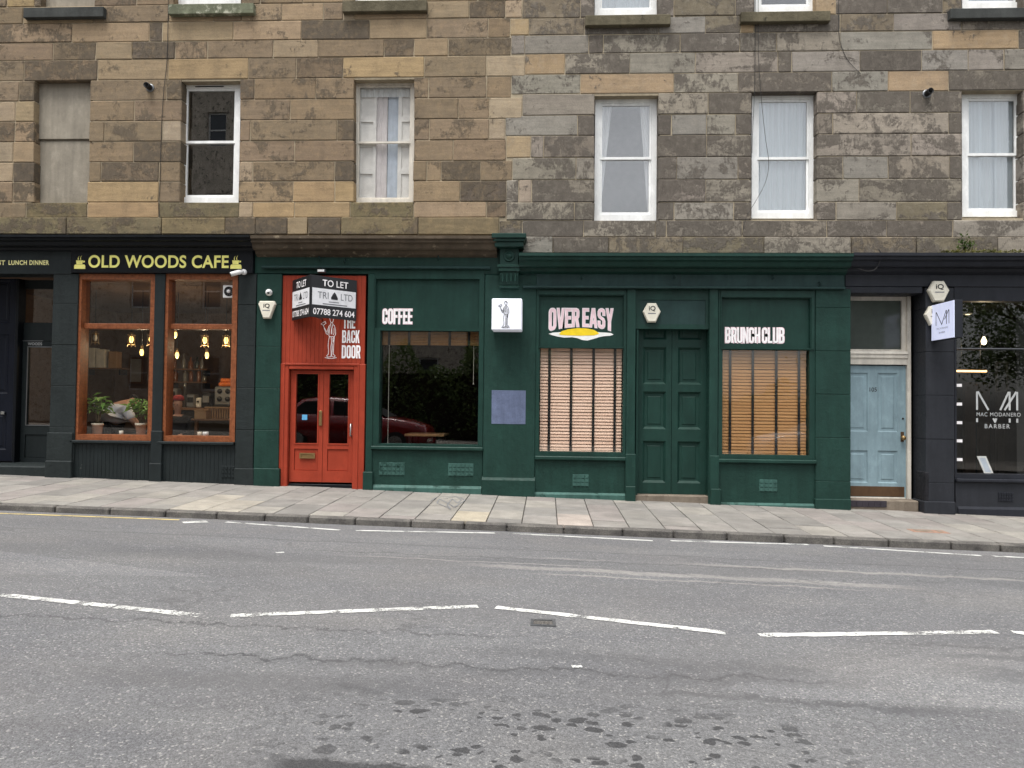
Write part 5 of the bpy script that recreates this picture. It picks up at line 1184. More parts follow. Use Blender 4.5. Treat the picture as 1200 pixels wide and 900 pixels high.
# ---- potted plants on the cafe window ledge
def potted(pxc, pytop, pybot, label):
    y = .3; x, zb = W(pxc, pybot, y); zt_ = W(pxc, pytop, y)[1]; pr = .085; ph = .20
    p = thing('potted_plant', (x, y, zb), label, 'plant', 'potted plants in the cafe window')
    MB().lathe([(pr*.72, 0), (pr*.95, ph*.8), (pr*1.06, ph*.8), (pr*1.06, ph), (pr*.93, ph), (pr*.9, ph*.85)], (x, y, zb), 20).build('pot', 'pot', p, True)
    MB().lathe([(0, ph*.86), (pr*.9, ph*.86)], (x, y, zb), 16).build('soil', 'soil', p)
    st = MB(); lv = MB(); h = zt_-zb
    for k in range(6):
        a = k*1.05+random.uniform(-.3, .3); r_ = random.uniform(.06, .16); hh = h*random.uniform(.6, .92)
        top = Vector((x+r_*math.cos(a), y+r_*math.sin(a)*.7, zb+hh)); st.tube([(x+.012*math.cos(a), y+.012*math.sin(a), zb+ph*.8), (x+r_*.4*math.cos(a), y+r_*.3*math.sin(a), zb+ph+(hh-ph)*.55), top], [.012, .008, .005], 6)
        for j in range(13):
            b = random.uniform(0, 6.28); el = random.uniform(-.55, .6); d = Vector((math.cos(b)*math.cos(el), math.sin(b)*math.cos(el), math.sin(el))); L_ = random.uniform(.11, .2)
            c = top+Vector((random.gauss(0, .03), random.gauss(0, .03), random.uniform(-.13, .05))); s_ = d.cross(Vector((0, 0, 1))).normalized()*L_*.2; dn = Vector((0, 0, -L_*.22))
            lv.add([c, c+d*L_*.45+s_+Vector((0, 0, .012)), c+d*L_+dn, c+d*L_*.45-s_+Vector((0, 0, .012))], [(0, 1, 2), (0, 2, 3)])
    st.build('stem', 'stem', p, True); o = lv.build('foliage', 'leaf', p); o['kind'] = 'stuff'
potted(114, 461, 510.5, 'leafy potted plant on the left of the first cafe window'); potted(165, 461, 510.5, 'leafy potted plant on the right of the first cafe window')
# ---- hanging lamps
def glow(name, loc, watts, parent):                                    # the light the lamp itself gives
    L = bpy.data.lights.new(name, 'POINT'); L.energy = watts; L.color = (1, .78, .5); L.shadow_soft_size = 0
    o = bpy.data.objects.new(name, L); COL.objects.link(o); o.parent = parent; o.location = Vector(loc)-origin(parent)
def lantern(px, py, label, y=1.1, cage=True, mat='bulb'):
    x, z = W(px, py, y); p = thing('pendant_lamp', (x, y, z), label, 'lamp', 'hanging cafe lamps')
    s_ = 1.0
    MB().tube([(x, y, z+.12), (x, y, ZC-.02)], .006, 6).build('cord', 'black_plastic', p); MB().lathe([(.02, .05), (.026, .06), (.026, .12), (.012, .13)], (x, y, z), 12).build('cap', 'brass', p, True)
    r = .034 if not cage else .036
    if mat == 'bulb': glow('cafe_lamp_light', (x, y, z-.12), 2.6, p)
    MB().lathe([(0, -.06), (r*.6, -.045), (r, -.0), (r*.8, .035), (.02, .06)], (x, y, z), 14).build('bulb', mat, p, True)
    if cage:
        m = MB()
        for k in range(6):
            a = k*math.pi/3; c, s2 = math.cos(a), math.sin(a); m.tube([(x+.03*c, y+.03*s2, z+.12), (x+.06*c, y+.06*s2, z+.08), (x+.06*c, y+.06*s2, z-.08), (x+.075*c, y+.075*s2, z-.12)], .005, 5)
        for zz in (.08, -.08): m.tube([(x+.06*math.cos(t_*.3927), y+.06*math.sin(t_*.3927), z+zz) for t_ in range(17)], .006, 5)
        m.build('cage', 'brass', p, True)
lantern(154, 398, 'caged pendant lamp in the middle of the first cafe window'); lantern(177, 398, 'caged pendant lamp half behind the first cafe window edge'); lantern(111.5, 396, 'dim caged pendant lamp at the left of the first cafe window', 1.6, True, 'card_white')
lantern(166, 413, 'bare bulb hanging low in the first cafe window', 1.6, False)
lantern(240, 399, 'left caged pendant lamp in the second cafe window'); lantern(265, 399, 'right caged pendant lamp in the second cafe window beside the frame'); lantern(205.5, 392.5, 'small bare bulb high at the left of the second cafe window', 2.2, False)
lantern(207.5, 416.5, 'lower left bare bulb in the second cafe window', 1.8, False); lantern(242.5, 416.5, 'lower middle bare bulb in the second cafe window', 1.8, False)
# ---- back shelves with boxes and bottles
def shelf(px0, px1, py, y, label, items, mats, hmin, hmax, wmin, wmax):
    x0, z = W(px0, py, y); x1 = W(px1, py, y)[0]
    s_ = thing('wall_shelf', ((x0+x1)/2, y, z), label, 'shelf'); MB().cbox(x0, x1, y-.14, y+.14, z-.03, z, .004).build('board', 'shelf_wood', s_)
    m = MB().box(x0+.06, x0+.09, y-.1, y+.14, z-.14, z-.031).box(x1-.09, x1-.06, y-.1, y+.14, z-.14, z-.031); m.build('bracket', 'black_plastic', s_)
    x = x0+.05
    for k in range(items):
        w_ = random.uniform(wmin, wmax); h = random.uniform(hmin, hmax)
        if x+w_ > x1: break
        yield x, w_, h, y, z, random.choice(mats); x += w_+random.uniform(.02, .12)
def bottle(x, y, z, h, r, mat, label):
    tag(MB().lathe([(r*.95, 0), (r, h*.04), (r, h*.55), (r*.38, h*.72), (r*.34, h*.95), (r*.4, h*.955), (r*.4, h)], (x, y, z), 12).build('bottle', mat, None, True), label, 'bottle', 'bottles on the cafe shelves')
for k, (x, w_, h, y, z, mt) in enumerate(shelf(101, 148, 431, 3.2, 'wooden wall shelf of pale boxes behind the first cafe window', 8, ['card_white', 'card_white', 'paper_brown'], .2, .42, .14, .26)):
    tag(MB().cbox(x, x+w_, y-.1, y+.08, z, z+h, .006).cbox(x+.02, x+w_-.02, y-.102, y-.099, z+h*.35, z+h*.75, .001).build('box', mt), ['leftmost tall', 'second', 'third', 'fourth', 'fifth', 'sixth', 'seventh', 'eighth'][k]+' box on the wall shelf behind the first cafe window', 'box', 'boxes on the cafe shelf')
plain('bottle_clear', S(120, 116, 108), .15); plain('bottle_amber', S(120, 66, 22), .2)
ORD = ['first', 'second', 'third', 'fourth', 'fifth', 'sixth', 'seventh', 'eighth', 'ninth', 'tenth', 'eleventh', 'twelfth']; kb = 0; lastpy = 0
for py, n_ in ((432, 12), (447, 12)):
    for x, w_, h, y, z, mt in shelf(200, 246, py, 3.6, ('upper' if py == 432 else 'lower')+' bottle shelf on the back wall of the cafe', n_, ['bottle_dark', 'bottle_clear', 'bottle_amber', 'bottle_clear'], .2, .34, .07, .1): kb = kb+1 if py == lastpy else 0; lastpy = py; bottle(x+w_/2, y, z, h, w_/2, mt, ORD[kb]+' bottle from the left on the '+('upper' if py == 432 else 'lower')+' back wall shelf')
# ---- counter, coffee machine, crates
x0, x1 = W(196, 480, 2.6)[0], W(296, 480, 2.6)[0]; zt_ = W(240, 478, 2.6)[1]
ct = thing('cafe_counter', ((x0+x1)/2, 2.9, .14), 'dark panelled serving counter inside the cafe', 'counter')
MB().cbox(x0, x1, 2.6, 3.2, .14, zt_-.05, .006).build('body', 'counter_dark', ct); MB().cbox(x0-.03, x1, 2.55, 3.25, zt_-.049, zt_, .008).build('top', 'shelf_wood', ct)
x0, x1 = W(251, 465, 2.7)[0], W(272, 465, 2.7)[0]; z0, z1 = zt_+.001, W(261, 453, 2.7)[1]
cm = thing('coffee_machine', ((x0+x1)/2, 2.8, zt_), 'silver coffee machine with four round knobs on the cafe counter', 'coffee machine')
MB().cbox(x0, x1, 2.7, 3.1, z0+.05, z1, .02).build('body', 'steel', cm)
for i in range(2):
    for j in range(2): MB().lathe([(.05, 0), (.045, .02), (0, .025)], (x0+(x1-x0)*(.3+.45*i), 2.7, z0+(z1-z0)*(.42+.36*j)), 14, 'y').build('knob', 'black_plastic', cm, True)
MB().cbox(x0+.02, x1-.02, 2.6, 2.72, z0, z0+.05, .006).build('drip_tray', 'black_plastic', cm)
for r_ in range(2):
    for i in range(6):
        xx = x0+.06+i*(x1-x0-.1)/5+(.03 if r_ else 0); zz = z1+.045+.075*r_
        tag(MB().lathe([(0, -.045), (.032, -.034), (.045, 0), (.032, .034), (0, .045)], (xx, 2.85, zz), 12).build('orange', 'orange', None, True), ORD[i]+' orange from the left in the '+('top' if r_ else 'bottom')+' row on the coffee machine', 'orange', 'oranges on the coffee machine')
for k, (pa, pc, pt, pb, mt, lb_) in enumerate(((218, 228, 462, 477, 'steel', 'steel grinder'), (229, 235, 466, 477, 'card_white', 'stack of pale cups'), (236, 247, 460, 477, 'black_plastic', 'black coffee grinder'), (198, 207, 455, 470, 'steel', 'grey till screen'))):
    xq0, xq1, zq0, zq1 = B(pa, pt, pc, pb, 2.75); tq = thing('counter_appliance', ((xq0+xq1)/2, 2.85, zt_), lb_+' standing on the cafe counter', 'appliance', 'things on the cafe counter'); MB().cbox(xq0, xq1, 2.75, 2.95, zt_+.001, zq1, .02).build('body', mt, tq); MB().cbox(xq0+.03, xq1-.03, 2.73, 2.751, zt_+.1, zq1-.06, .004).build('front', 'black_plastic' if mt != 'black_plastic' else 'steel', tq)
def frame_pic(pa, pt, pc, pb, y, mt, lb_):
    x0, x1, z0, z1 = B(pa, pt, pc, pb, y); f = thing('wall_picture', ((x0+x1)/2, y, z0), lb_, 'picture'); MB().slab(x0, x1, z0, z1, [(x0+.05, x1-.05, z0+.05, z1-.05)], y, y+.04).build('frame', 'shelf_wood', f); MB().box(x0+.04, x1-.04, y+.015, y+.02, z0+.04, z1-.04).build('print', mt, f)
frame_pic(150, 418, 168, 450, 5.1, 'room_pale', 'framed print on the back wall of the cafe'); frame_pic(118, 440, 132, 462, 5.1, 'card_white', 'small pale framed notice low on the cafe back wall')
# tap column and grinder
x_, z_ = W(212, 470, 2.65); tag(MB().tube([(x_, 2.8, zt_), (x_, 2.8, zt_+.42), (x_+.04, 2.74, zt_+.46), (x_+.06, 2.66, zt_+.4)], .022, 10).build('beer_tap', 'steel', None, True), 'chrome tap column on the cafe counter', 'tap')
# slatted crate bench nearer the glass
x0, x1 = W(225, 500, 1.0)[0], W(274, 500, 1.0)[0]; zc = W(250, 491, 1.0)[1]
cr = thing('slatted_bench', ((x0+x1)/2, 1.2, .14), 'brown slatted bench with basket front behind the second cafe window', 'bench')
MB().cbox(x0, x1, .95, 1.4, zc-.03, zc, .005).build('seat', 'shelf_wood', cr)
for xx in (x0+.04, x1-.08): MB().cbox(xx, xx+.05, 1.0, 1.06, .14, zc-.031, .004).build('leg', 'shelf_wood', cr)
nb = 12
for i in range(nb): MB().cbox(x0+.1+i*(x1-x0-.2)/nb, x0+.1+(i+.6)*(x1-x0-.2)/nb, 1.32, 1.35, zc+.001, zc+.17, .004).build('back_slat', 'paper_brown', cr)
MB().cbox(x0+.06, x1-.06, 1.31, 1.36, zc+.17, zc+.2, .004).build('back_rail', 'paper_brown', cr)
x_, z_ = W(234, 497, .95); tag(MB().cbox(x_-.1, x_+.1, .96, 1.14, zc+.001, zc+.13, .005).cbox(x_-.105, x_+.105, .955, 1.145, zc+.1305, zc+.15, .004).build('paper_parcel', 'paper_brown'), 'brown paper parcel on the slatted cafe bench', 'parcel')
ldg = W(180, 510, .3)[1]
tag(MB().cbox(q1[0]-.1, q2[1]+.05, .17, .5, ldg-.05, ldg-.002, .004).build('window_ledge', 'frame_wood'), kind='structure')
for px_, r_, mt, lb_ in ((142, .03, 'card_white', 'small white candle on the cafe ledge between the two plants'), (234, .035, 'pot', 'cream cup on the cafe ledge in the second window'), (241, .045, 'white_plastic', 'white bowl on the cafe ledge in the second window')):
    x_ = W(px_, 508, .3)[0]; tag(MB().lathe([(r_*.7, 0), (r_, .02), (r_, .065), (r_*.85, .066), (r_*.8, .03), (0, .028)], (x_, .3, ldg-.001), 14).build('cup', mt, None, True), lb_, 'cup')
# ---- people in the cafe
def skinned(name, J, E_, mat, parent, root=0, sub=2):
    lo = Vector([min(j[0][i] for j in J) for i in range(3)]); hi = Vector([max(j[0][i] for j in J) for i in range(3)]); o0 = (lo+hi)/2
    if parent is None: o0.z = lo.z
    me = bpy.data.meshes.new(name); me.from_pydata([Vector(j[0])-o0 for j in J], E_, []); me.update()
    o = put(name, me, mat, parent, o0)
    md = o.modifiers.new('skin', 'SKIN'); md.use_smooth_shade = True
    for i, s_ in enumerate(me.skin_vertices[0].data):
        r_ = J[i][1]; s_.radius = r_ if isinstance(r_, tuple) else (r_, r_); s_.use_root = i == root
    sb = o.modifiers.new('sub', 'SUBSURF'); sb.levels = sub; sb.render_levels = sub
    return o
def person_bent(px, py, y, label):                                     # leaning far forward over a table, back to the street
    x, z = W(px, py, y); Z0 = .14; hip = Z0+.88
    P = lambda a, b, c: (x+a, y+b, c)
    pr = thing('person', (x, y, Z0), label, 'person', 'people in the cafe')
    J = [(P(-.12, .05, hip), (.16, .13)), (P(-.04, .03, hip+.18), (.17, .13)), (P(.06, .08, hip+.31), (.18, .12)), (P(.13, .2, hip+.36), .06), (P(.17, .3, hip+.36), (.085, .095)), (P(.19, .37, hip+.32), .07),
         (P(-.14, -.06, hip-.08), .1), (P(-.13, -.08, Z0+.47), .065), (P(-.15, -.08, Z0+.08), .045), (P(-.03, -.12, Z0+.03), .035), (P(-.14, .14, hip-.08), .1), (P(-.1, .14, Z0+.47), .065), (P(-.14, .14, Z0+.08), .045), (P(-.03, .12, Z0+.03), .035),
         (P(.2, .0, hip+.25), .065), (P(.32, -.03, hip+.05), .048), (P(.36, .12, hip-.1), .034), (P(.38, .18, hip-.12), .03), (P(.0, .3, hip+.25), .065), (P(.08, .45, hip+.05), .048), (P(.2, .5, hip-.08), .034), (P(.26, .52, hip-.1), .03)]
    E_ = [(0, 1), (1, 2), (2, 3), (3, 4), (4, 5), (0, 6), (6, 7), (7, 8), (8, 9), (0, 10), (10, 11), (11, 12), (12, 13), (2, 14), (14, 15), (15, 16), (16, 17), (2, 18), (18, 19), (19, 20), (20, 21)]
    skinned('body', J, E_, 'skin', pr)
    g = lambda L_, k: [(J[i][0], tuple(r*k for r in J[i][1]) if isinstance(J[i][1], tuple) else J[i][1]*k) for i in L_]
    skinned('shirt', g([0, 1, 2], 1.75)+g([14, 15, 18, 19], 1.5), [(0, 1), (1, 2), (2, 3), (3, 4), (2, 5), (5, 6)], 'shirt_pale', pr)
    skinned('trousers', g([0, 6, 7, 8, 10, 11, 12], 1.2), [(0, 1), (1, 2), (2, 3), (0, 4), (4, 5), (5, 6)], 'cloth_dark', pr)
    skinned('hair', [(P(.16, .26, hip+.4), .1), (P(.18, .33, hip+.41), .1)], [(0, 1)], 'hair_dark', pr)
def person_seated(px, py, y, label):
    x, z = W(px, py, y); Z0 = .14; hd = z; sh = hd-.27; hip = sh-.45
    P = lambda a, b, c: (x+a, y+b, c); pr = thing('person', (x, y, Z0), label, 'person', 'people in the cafe')
    J = [(P(0, 0, hip), (.16, .13)), (P(0, .0, hip+.25), (.15, .11)), (P(0, 0, sh), (.17, .1)), (P(0, -.01, sh+.08), .052), (P(0, -.035, hd-.1), (.058, .07)), (P(0, -.03, hd-.02), (.08, .095)), (P(0, -.02, hd+.1), (.07, .08)),
         (P(-.1, -.06, hip), .09), (P(-.12, -.42, hip+.02), .07), (P(-.12, -.42, Z0+.08), .045), (P(-.12, -.52, Z0+.03), .035), (P(.1, -.06, hip), .09), (P(.12, -.42, hip+.02), .07), (P(.12, -.42, Z0+.08), .045), (P(.12, -.52, Z0+.03), .035),
         (P(-.2, 0, sh-.02), .06), (P(-.26, -.1, sh-.26), .047), (P(-.14, -.28, sh-.12), .036), (P(-.12, -.3, sh-.06), .03), (P(.2, 0, sh-.02), .06), (P(.27, -.1, sh-.26), .047), (P(.2, -.32, sh-.28), .036), (P(.18, -.38, sh-.28), .03)]
    E_ = [(0, 1), (1, 2), (2, 3), (3, 4), (4, 5), (5, 6), (0, 7), (7, 8), (8, 9), (9, 10), (0, 11), (11, 12), (12, 13), (13, 14), (2, 15), (15, 16), (16, 17), (17, 18), (2, 19), (19, 20), (20, 21), (21, 22)]
    b = skinned('body', J, E_, 'skin', pr)
    g = lambda L_, k: [(J[i][0], tuple(r*k for r in J[i][1]) if isinstance(J[i][1], tuple) else J[i][1]*k) for i in L_]
    skinned('jacket', g([0, 1, 2], 1.75)+g([15, 16, 17, 19, 20, 21], 1.5)+[(P(0, -.01, sh+.09), .1)], [(0, 1), (1, 2), (2, 3), (3, 4), (4, 5), (2, 6), (6, 7), (7, 8), (2, 9)], 'cloth_dark', pr)
    skinned('trousers', g([0, 7, 8, 9, 11, 12, 13], 1.15), [(0, 1), (1, 2), (2, 3), (0, 4), (4, 5), (5, 6)], 'cloth_dark', pr)
    skinned('cap', [(P(0, -.015, hd+.035), (.11, .12)), (P(0, -.015, hd+.1), (.1, .11)), (P(0, -.015, hd+.16), (.07, .07))], [(0, 1), (1, 2)], 'cap_red', pr)
    m = MB()
    for sx in (-.03, .03): m.lathe([(0, -.012), (.011, 0), (0, .012)], (x+sx, y-.108, hd-.02), 8)
    m.build('eyes', 'hair_dark', b); MB().add([(x-.014, y-.095, hd-.06), (x+.014, y-.095, hd-.06), (x, y-.13, hd-.055), (x, y-.1, hd-.02)], [(0, 1, 2), (1, 3, 2), (0, 2, 3)]).build('nose', 'skin', b)
    st = thing('stool', (x, y, Z0), 'dark stool under the seated person in the red hat', 'stool')
    MB().cbox(x-.2, x+.2, y-.16, y+.2, hip-.2, hip-.155, .01).build('seat', 'counter_dark', st)
    for sx in (-.17, .13):
        for sy in (-.13, .13): MB().box(x+sx, x+sx+.04, y+sy, y+sy+.04, Z0, hip-.201).build('leg', 'counter_dark', st)
person_bent(134, 490, 1.05, 'person in a pale shirt bent forward between the two plants'); person_seated(209.5, 473, 1.5, 'seated person in a dark jacket and red woollen hat')
x_, z_ = W(150, 497, 1.3); tbl = thing('cafe_table', (x_+.25, 1.5, .14), 'dark round cafe table behind the first cafe window', 'table')
MB().lathe([(0, .0), (.4, .0), (.4, .03), (0, .03)], (x_+.25, 1.55, .14+.7), 28).build('table_top', 'counter_dark', tbl); MB().lathe([(.03, .03), (.03, .7)], (x_+.25, 1.55, .14), 12).build('leg', 'black_plastic', tbl, True); MB().lathe([(.25, 0), (.25, .012), (.03, .03)], (x_+.25, 1.55, .14), 24).build('base', 'black_plastic', tbl, True)
# ---- inside the coffee window: raised blind, table, cords
hx0, hx1, hz0, hz1 = B(445.5, 388, 561, 520.5, .06)
rb = thing('raised_blind', ((hx0+hx1)/2, .12, hz1), 'amber slatted blind drawn up at the top of the coffee window', 'blind')
zb_ = W(500, 404.5, .1)[1]; m = MB(); n = 9
for i in range(n): m.cbox(hx0+.01, hx1-.01, .10, .16, zb_+i*(hz1-zb_)/n+.002, zb_+(i+.8)*(hz1-zb_)/n, .003)
o = m.build('slats', 'blind_amber', rb); o['kind'] = 'stuff'
for px in (456, 479.5, 503, 527, 549.5):
    xx = W(px, 397, .09)[0]; MB().box(xx-.02, xx+.02, .092, .098, zb_-.003, hz1).build('tape', 'black_plastic', rb)
for px, py in ((454, 518), (554.5, 448)):
    xx, zz = W(px, py, .1); MB().tube([(xx, .13, zb_), (xx, .13, zz)], .0035, 5).lathe([(.004, 0), (.01, -.03), (0, -.034)], (xx, .13, zz), 8).build('pull_cord', 'card_white', rb)
x0, x1, z0, z1 = B(474, 508.8, 520, 511.4, .55)
tb2 = thing('table', ((x0+x1)/2, .8, .05), 'pale edged table top inside the coffee window', 'table'); z1 = W(495, 508.8, .55)[1]
MB().cbox(x0, x1, .55, 1.2, z1-.035, z1, .004).build('table_top', 'paper_brown', tb2)
for xx in (x0+.05, x1-.1):
    for yy in (.6, 1.1): MB().cbox(xx, xx+.05, yy, yy+.05, .02, z1-.036, .003).build('leg', 'counter_dark', tb2)
# ---- inside the barber's
def spot(px, py, y, label):
    x, z = W(px, py, y); s_ = thing('ceiling_spot', (x, y, z), label, 'lamp', 'barber ceiling spots')
    MB().lathe([(.07, 0), (.07, -.02), (.055, -.025)], (x, y, z+.03), 16).build('ring', 'white_plastic', s_, True); MB().lathe([(.05, 0), (0, -.005)], (x, y, z+.006), 16).build('lens', 'bulb_white', s_, True)
    MB().tube([(x, y, z+.028), (x, y, 3.19)], .03, 8).build('stem', 'black_plastic', s_)
spot(1134, 369, 2.2, 'small round spot high on the left of the barber window'); spot(1151.5, 363, 2.4, 'small round spot higher and right in the barber window')
x, z = W(1153, 400, 1.5); pl = thing('pendant_bulb', (x, 1.5, z), 'glowing bare pendant bulb in the barber window', 'lamp')
MB().tube([(x, 1.5, z+.08), (x, 1.5, 3.19)], .005, 6).build('cord', 'black_plastic', pl); MB().lathe([(0, -.06), (.03, -.045), (.045, 0), (.03, .04), (.015, .08)], (x, 1.5, z), 14).build('bulb', 'bulb_white', pl, True); glow('barber_lamp_light', (x, 1.5, z-.12), 5., pl)
x0, x1, z0, z1 = B(1119, 432.6, 1156, 435.6, 1.6); lt_ = thing('strip_light', ((x0+x1)/2, 1.6, z0), 'slim warm strip light across the barber room', 'lamp')
MB().tube([(x0, 1.6, z0+.01), (x1, 1.6, z0+.01)], .016, 8).build('tube', 'tube_light', lt_, True); MB().tube([(x0+.1, 1.6, z0+.02), (x0+.1, 1.6, 3.19)], .005, 6).tube([(x1-.1, 1.6, z0+.02), (x1-.1, 1.6, 3.19)], .005, 6).build('wire', 'black_plastic', lt_)
x0, x1, z0, z1 = B(1166.5, 424, 1181, 459, 2.4); mi = thing('mirror', ((x0+x1)/2, 2.4, z0), 'tall dark mirror with a thin pale frame in the barber room', 'mirror')
MB().slab(x0, x1, z0, z1, [(x0+.03, x1-.03, z0+.03, z1-.03)], 2.38, 2.42).build('frame', 'grey_metal', mi); MB().box(x0+.02, x1-.02, 2.4, 2.41, z0+.02, z1-.02).build('mirror_glass', 'black_plastic', mi)
MB().box(x0+.05, x1-.05, 2.42, 2.5, -.2, z1-.05).build('stand', 'counter_dark', mi)
x0, x1, z0, z1 = B(1150.5, 535, 1171, 555.5, .25); ts = thing('tent_sign', ((x0+x1)/2, .25, z0), 'small white framed price card leaning in the barber window', 'sign')
Mt = Matrix.Translation((0, 0, 0)) @ Matrix(((1, 0, -.28, .28*z0+.02), (0, 1, .25, .25-.25*z0), (0, 0, 1, 0), (0, 0, 0, 1)))
MB().slab(x0+.02, x1-.1, z0, z1, [(x0+.045, x1-.125, z0+.025, z1-.025)], 0, .012, Mt).build('frame', 'white_plastic', ts); MB().box(x0+.04, x1-.12, .004, .009, z0+.02, z1-.02, Mt).build('card', 'pale_blue_cloth', ts)
tag(MB().cbox(W(1122, 550, .2)[0], XE-.1, .16, .5, W(1160, 557, .2)[1]-.05, W(1160, 556, .2)[1]-.004, .004).build('window_ledge', 'dark_room_grey'), kind='structure')
x0, x1 = W(1131, 500, 4.0)[0], W(1160, 500, 4.0)[0]; z0, z1 = -.19, W(1145, 448, 4.)[1]
gd = thing('inner_door', ((x0+x1)/2, 4.0, z0), 'pale framed inner door at the back of the barber room', 'door'); MB().slab(x0, x1, z0, z1, [(x0+.2, x1-.2, z0+.3, z1-.25)], 4.0, 4.08).build('frame', 'kick_brown', gd); MB().box(x0+.19, x1-.19, 4.03, 4.04, z0+.29, z1-.24).build('pane', 'glass_dark', gd)
x0, x1 = W(1192, 450, .2)[0], XE-.2
tag(drape(x0, x1, W(1160, 556, .2)[1], 2.9, .2, 6, .02).build('curtain', 'dark_room_grey', None, True), 'grey curtain at the right edge of the barber window', 'curtain')

# ---------------------------------------------------------------- the far side of the street, seen only in the glass
tag(sheet('far_pavement', 'slab', XS, [-14.5, -12.5, -9.68], lambda x, y: Gp(x, 0)-.02+.0*y), kind='structure').color = S(140, 135, 128)
fk = MB(); fk.profile(-60, 60, [(-9.8, -.3), (-9.67, -.3), (-9.67, 0), (-9.8, 0)])
for v in fk.v: v.z += Gp(v.x, 0)-.016
tag(fk.build('far_kerb', 'kerb_stone'), kind='structure')
paint('far_stone', S(186, 176, 162), .95, .25, .4, S(80, 74, 66), .2, .5, .1); plain('slate_roof', S(62, 64, 68), .8); plain('far_white', S(206, 206, 204), .5); plain('far_glass', S(60, 64, 70), .08)
def far_house(x0, x1, y, h, label, cols, storeys, boxy=10):
    z0 = Gp((x0+x1)/2, 0)-.4; b = thing('tenement_building', ((x0+x1)/2, y, z0), label, 'building'); st = (h-.6)/storeys; wd = (x1-x0)/cols; hs_ = []
    for s_ in range(storeys):
        for c in range(cols):
            cx = x0+wd*(c+.5); zb = z0+.6+s_*st+st*.25; hs_.append((cx-.5, cx+.5, zb, zb+1.75))
    MB().slab(x0, x1, z0, z0+h, hs_, y, y-.35).build('wall', 'far_stone', b)
    MB().box(x0+.1, x1-.1, y-boxy, y-.4, z0, z0+h-.1).build('core', 'dark_room_grey', b)
    MB().profile(x0-.3, x1+.3, [(y+.35, z0+h), (y+.35, z0+h+.18), (y-boxy/2, z0+h+3), (y-boxy-.3, z0+h+.18), (y-boxy-.3, z0+h)]).build('roof', 'slate_roof', b)
    fr = MB().slab(-.5, .5, 0, 1.75, [(-.42, .42, .08, .84), (-.42, .42, .91, 1.67)], 0, -.06)
    gl = MB().box(-.45, .45, -.04, -.03, .05, 1.7)
    f0 = g0 = None
    for (a, c, e, f_) in hs_:
        o0 = Vector(((a+c)/2, y-.15, e))
        if f0 is None:
            f0 = fr.build('window', 'far_white', b); g0 = gl.build('pane', 'far_glass', f0); of, og = Vector(ORG[f0.name]), Vector(ORG[g0.name]); f0.location = o0+of-origin(b); ORG[f0.name] = o0+of; g0.location = og-of; f1, g1, orf, org_ = f0, g0, of, og; continue
        f = f1.copy(); COL.objects.link(f); f.parent = b; f.location = o0+orf-origin(b); q = g1.copy(); COL.objects.link(q); q.parent = f; q.location = org_-orf
    return b
far_house(-44, -3.5, -25, 17.2, 'long four storey stone tenement across the street, seen in the cafe glass', 11, 4)
far_house(-3.2, 6, -27, 5.4, 'low stone building across the street, seen in the coffee window', 3, 1)
def crown(name, c, n, rad, size, mat, parent=None, clumps=26):
    m = MB(); cl = []
    for _ in range(clumps):
        d = Vector((random.gauss(0, 1), random.gauss(0, 1), random.gauss(0, 1))).normalized()*random.uniform(.35, .95); cl.append((Vector(c)+Vector((d.x*rad[0], d.y*rad[1], d.z*rad[2])), random.uniform(.22, .42)))
    for _ in range(n):
        q, r = random.choice(cl); p = q+Vector((random.gauss(0, r*rad[0]*.5), random.gauss(0, r*rad[1]*.5), random.gauss(0, r*rad[2]*.5)))
        d = Vector((random.uniform(-1, 1), random.uniform(-1, 1), random.uniform(-.7, .7))).normalized(); s_ = d.cross(Vector((random.gauss(0, 1), random.gauss(0, 1), random.gauss(0, 1)))).normalized(); L_ = size*random.uniform(.6, 1.3)
        m.add([p-d*L_*.5, p+s_*L_*.28, p+d*L_*.5, p-s_*L_*.28], [(0, 1, 2, 3)])
    o = m.build(name, mat, parent); o['kind'] = 'stuff' if parent else 'thing'; return o
def tree(x, y, h, rad, label):
    z0 = Gp(x, 0)-.2; t_ = thing('tree', (x, y, z0), label, 'tree', 'trees across the street'); m = MB().tube([(x, y, z0), (x+.05, y, z0+h*.3), (x-.1, y+.1, z0+h*.55), (x, y, z0+h*.8)], [.2, .16, .1, .04], 10)
    for k in range(7):
        a = k*.9; zz = z0+h*(.3+.06*k); m.tube([(x, y, zz), (x+rad*.4*math.cos(a), y+rad*.4*math.sin(a), zz+h*.1), (x+rad*.75*math.cos(a), y+rad*.75*math.sin(a), zz+h*.2)], [.08, .05, .02], 6)
    m.build('trunk', 'bark', t_, True); crown('crown', (x, y, z0+h*.66), 14000, (rad, rad, h*.34), .15, 'leaf_hedge', t_)
tree(13, -17, 8.5, 3.0, 'bushy street tree across the road, seen in the barber glass'); tree(19.5, -18, 9, 3.2, 'tall street tree across the road, farthest along in the glass')
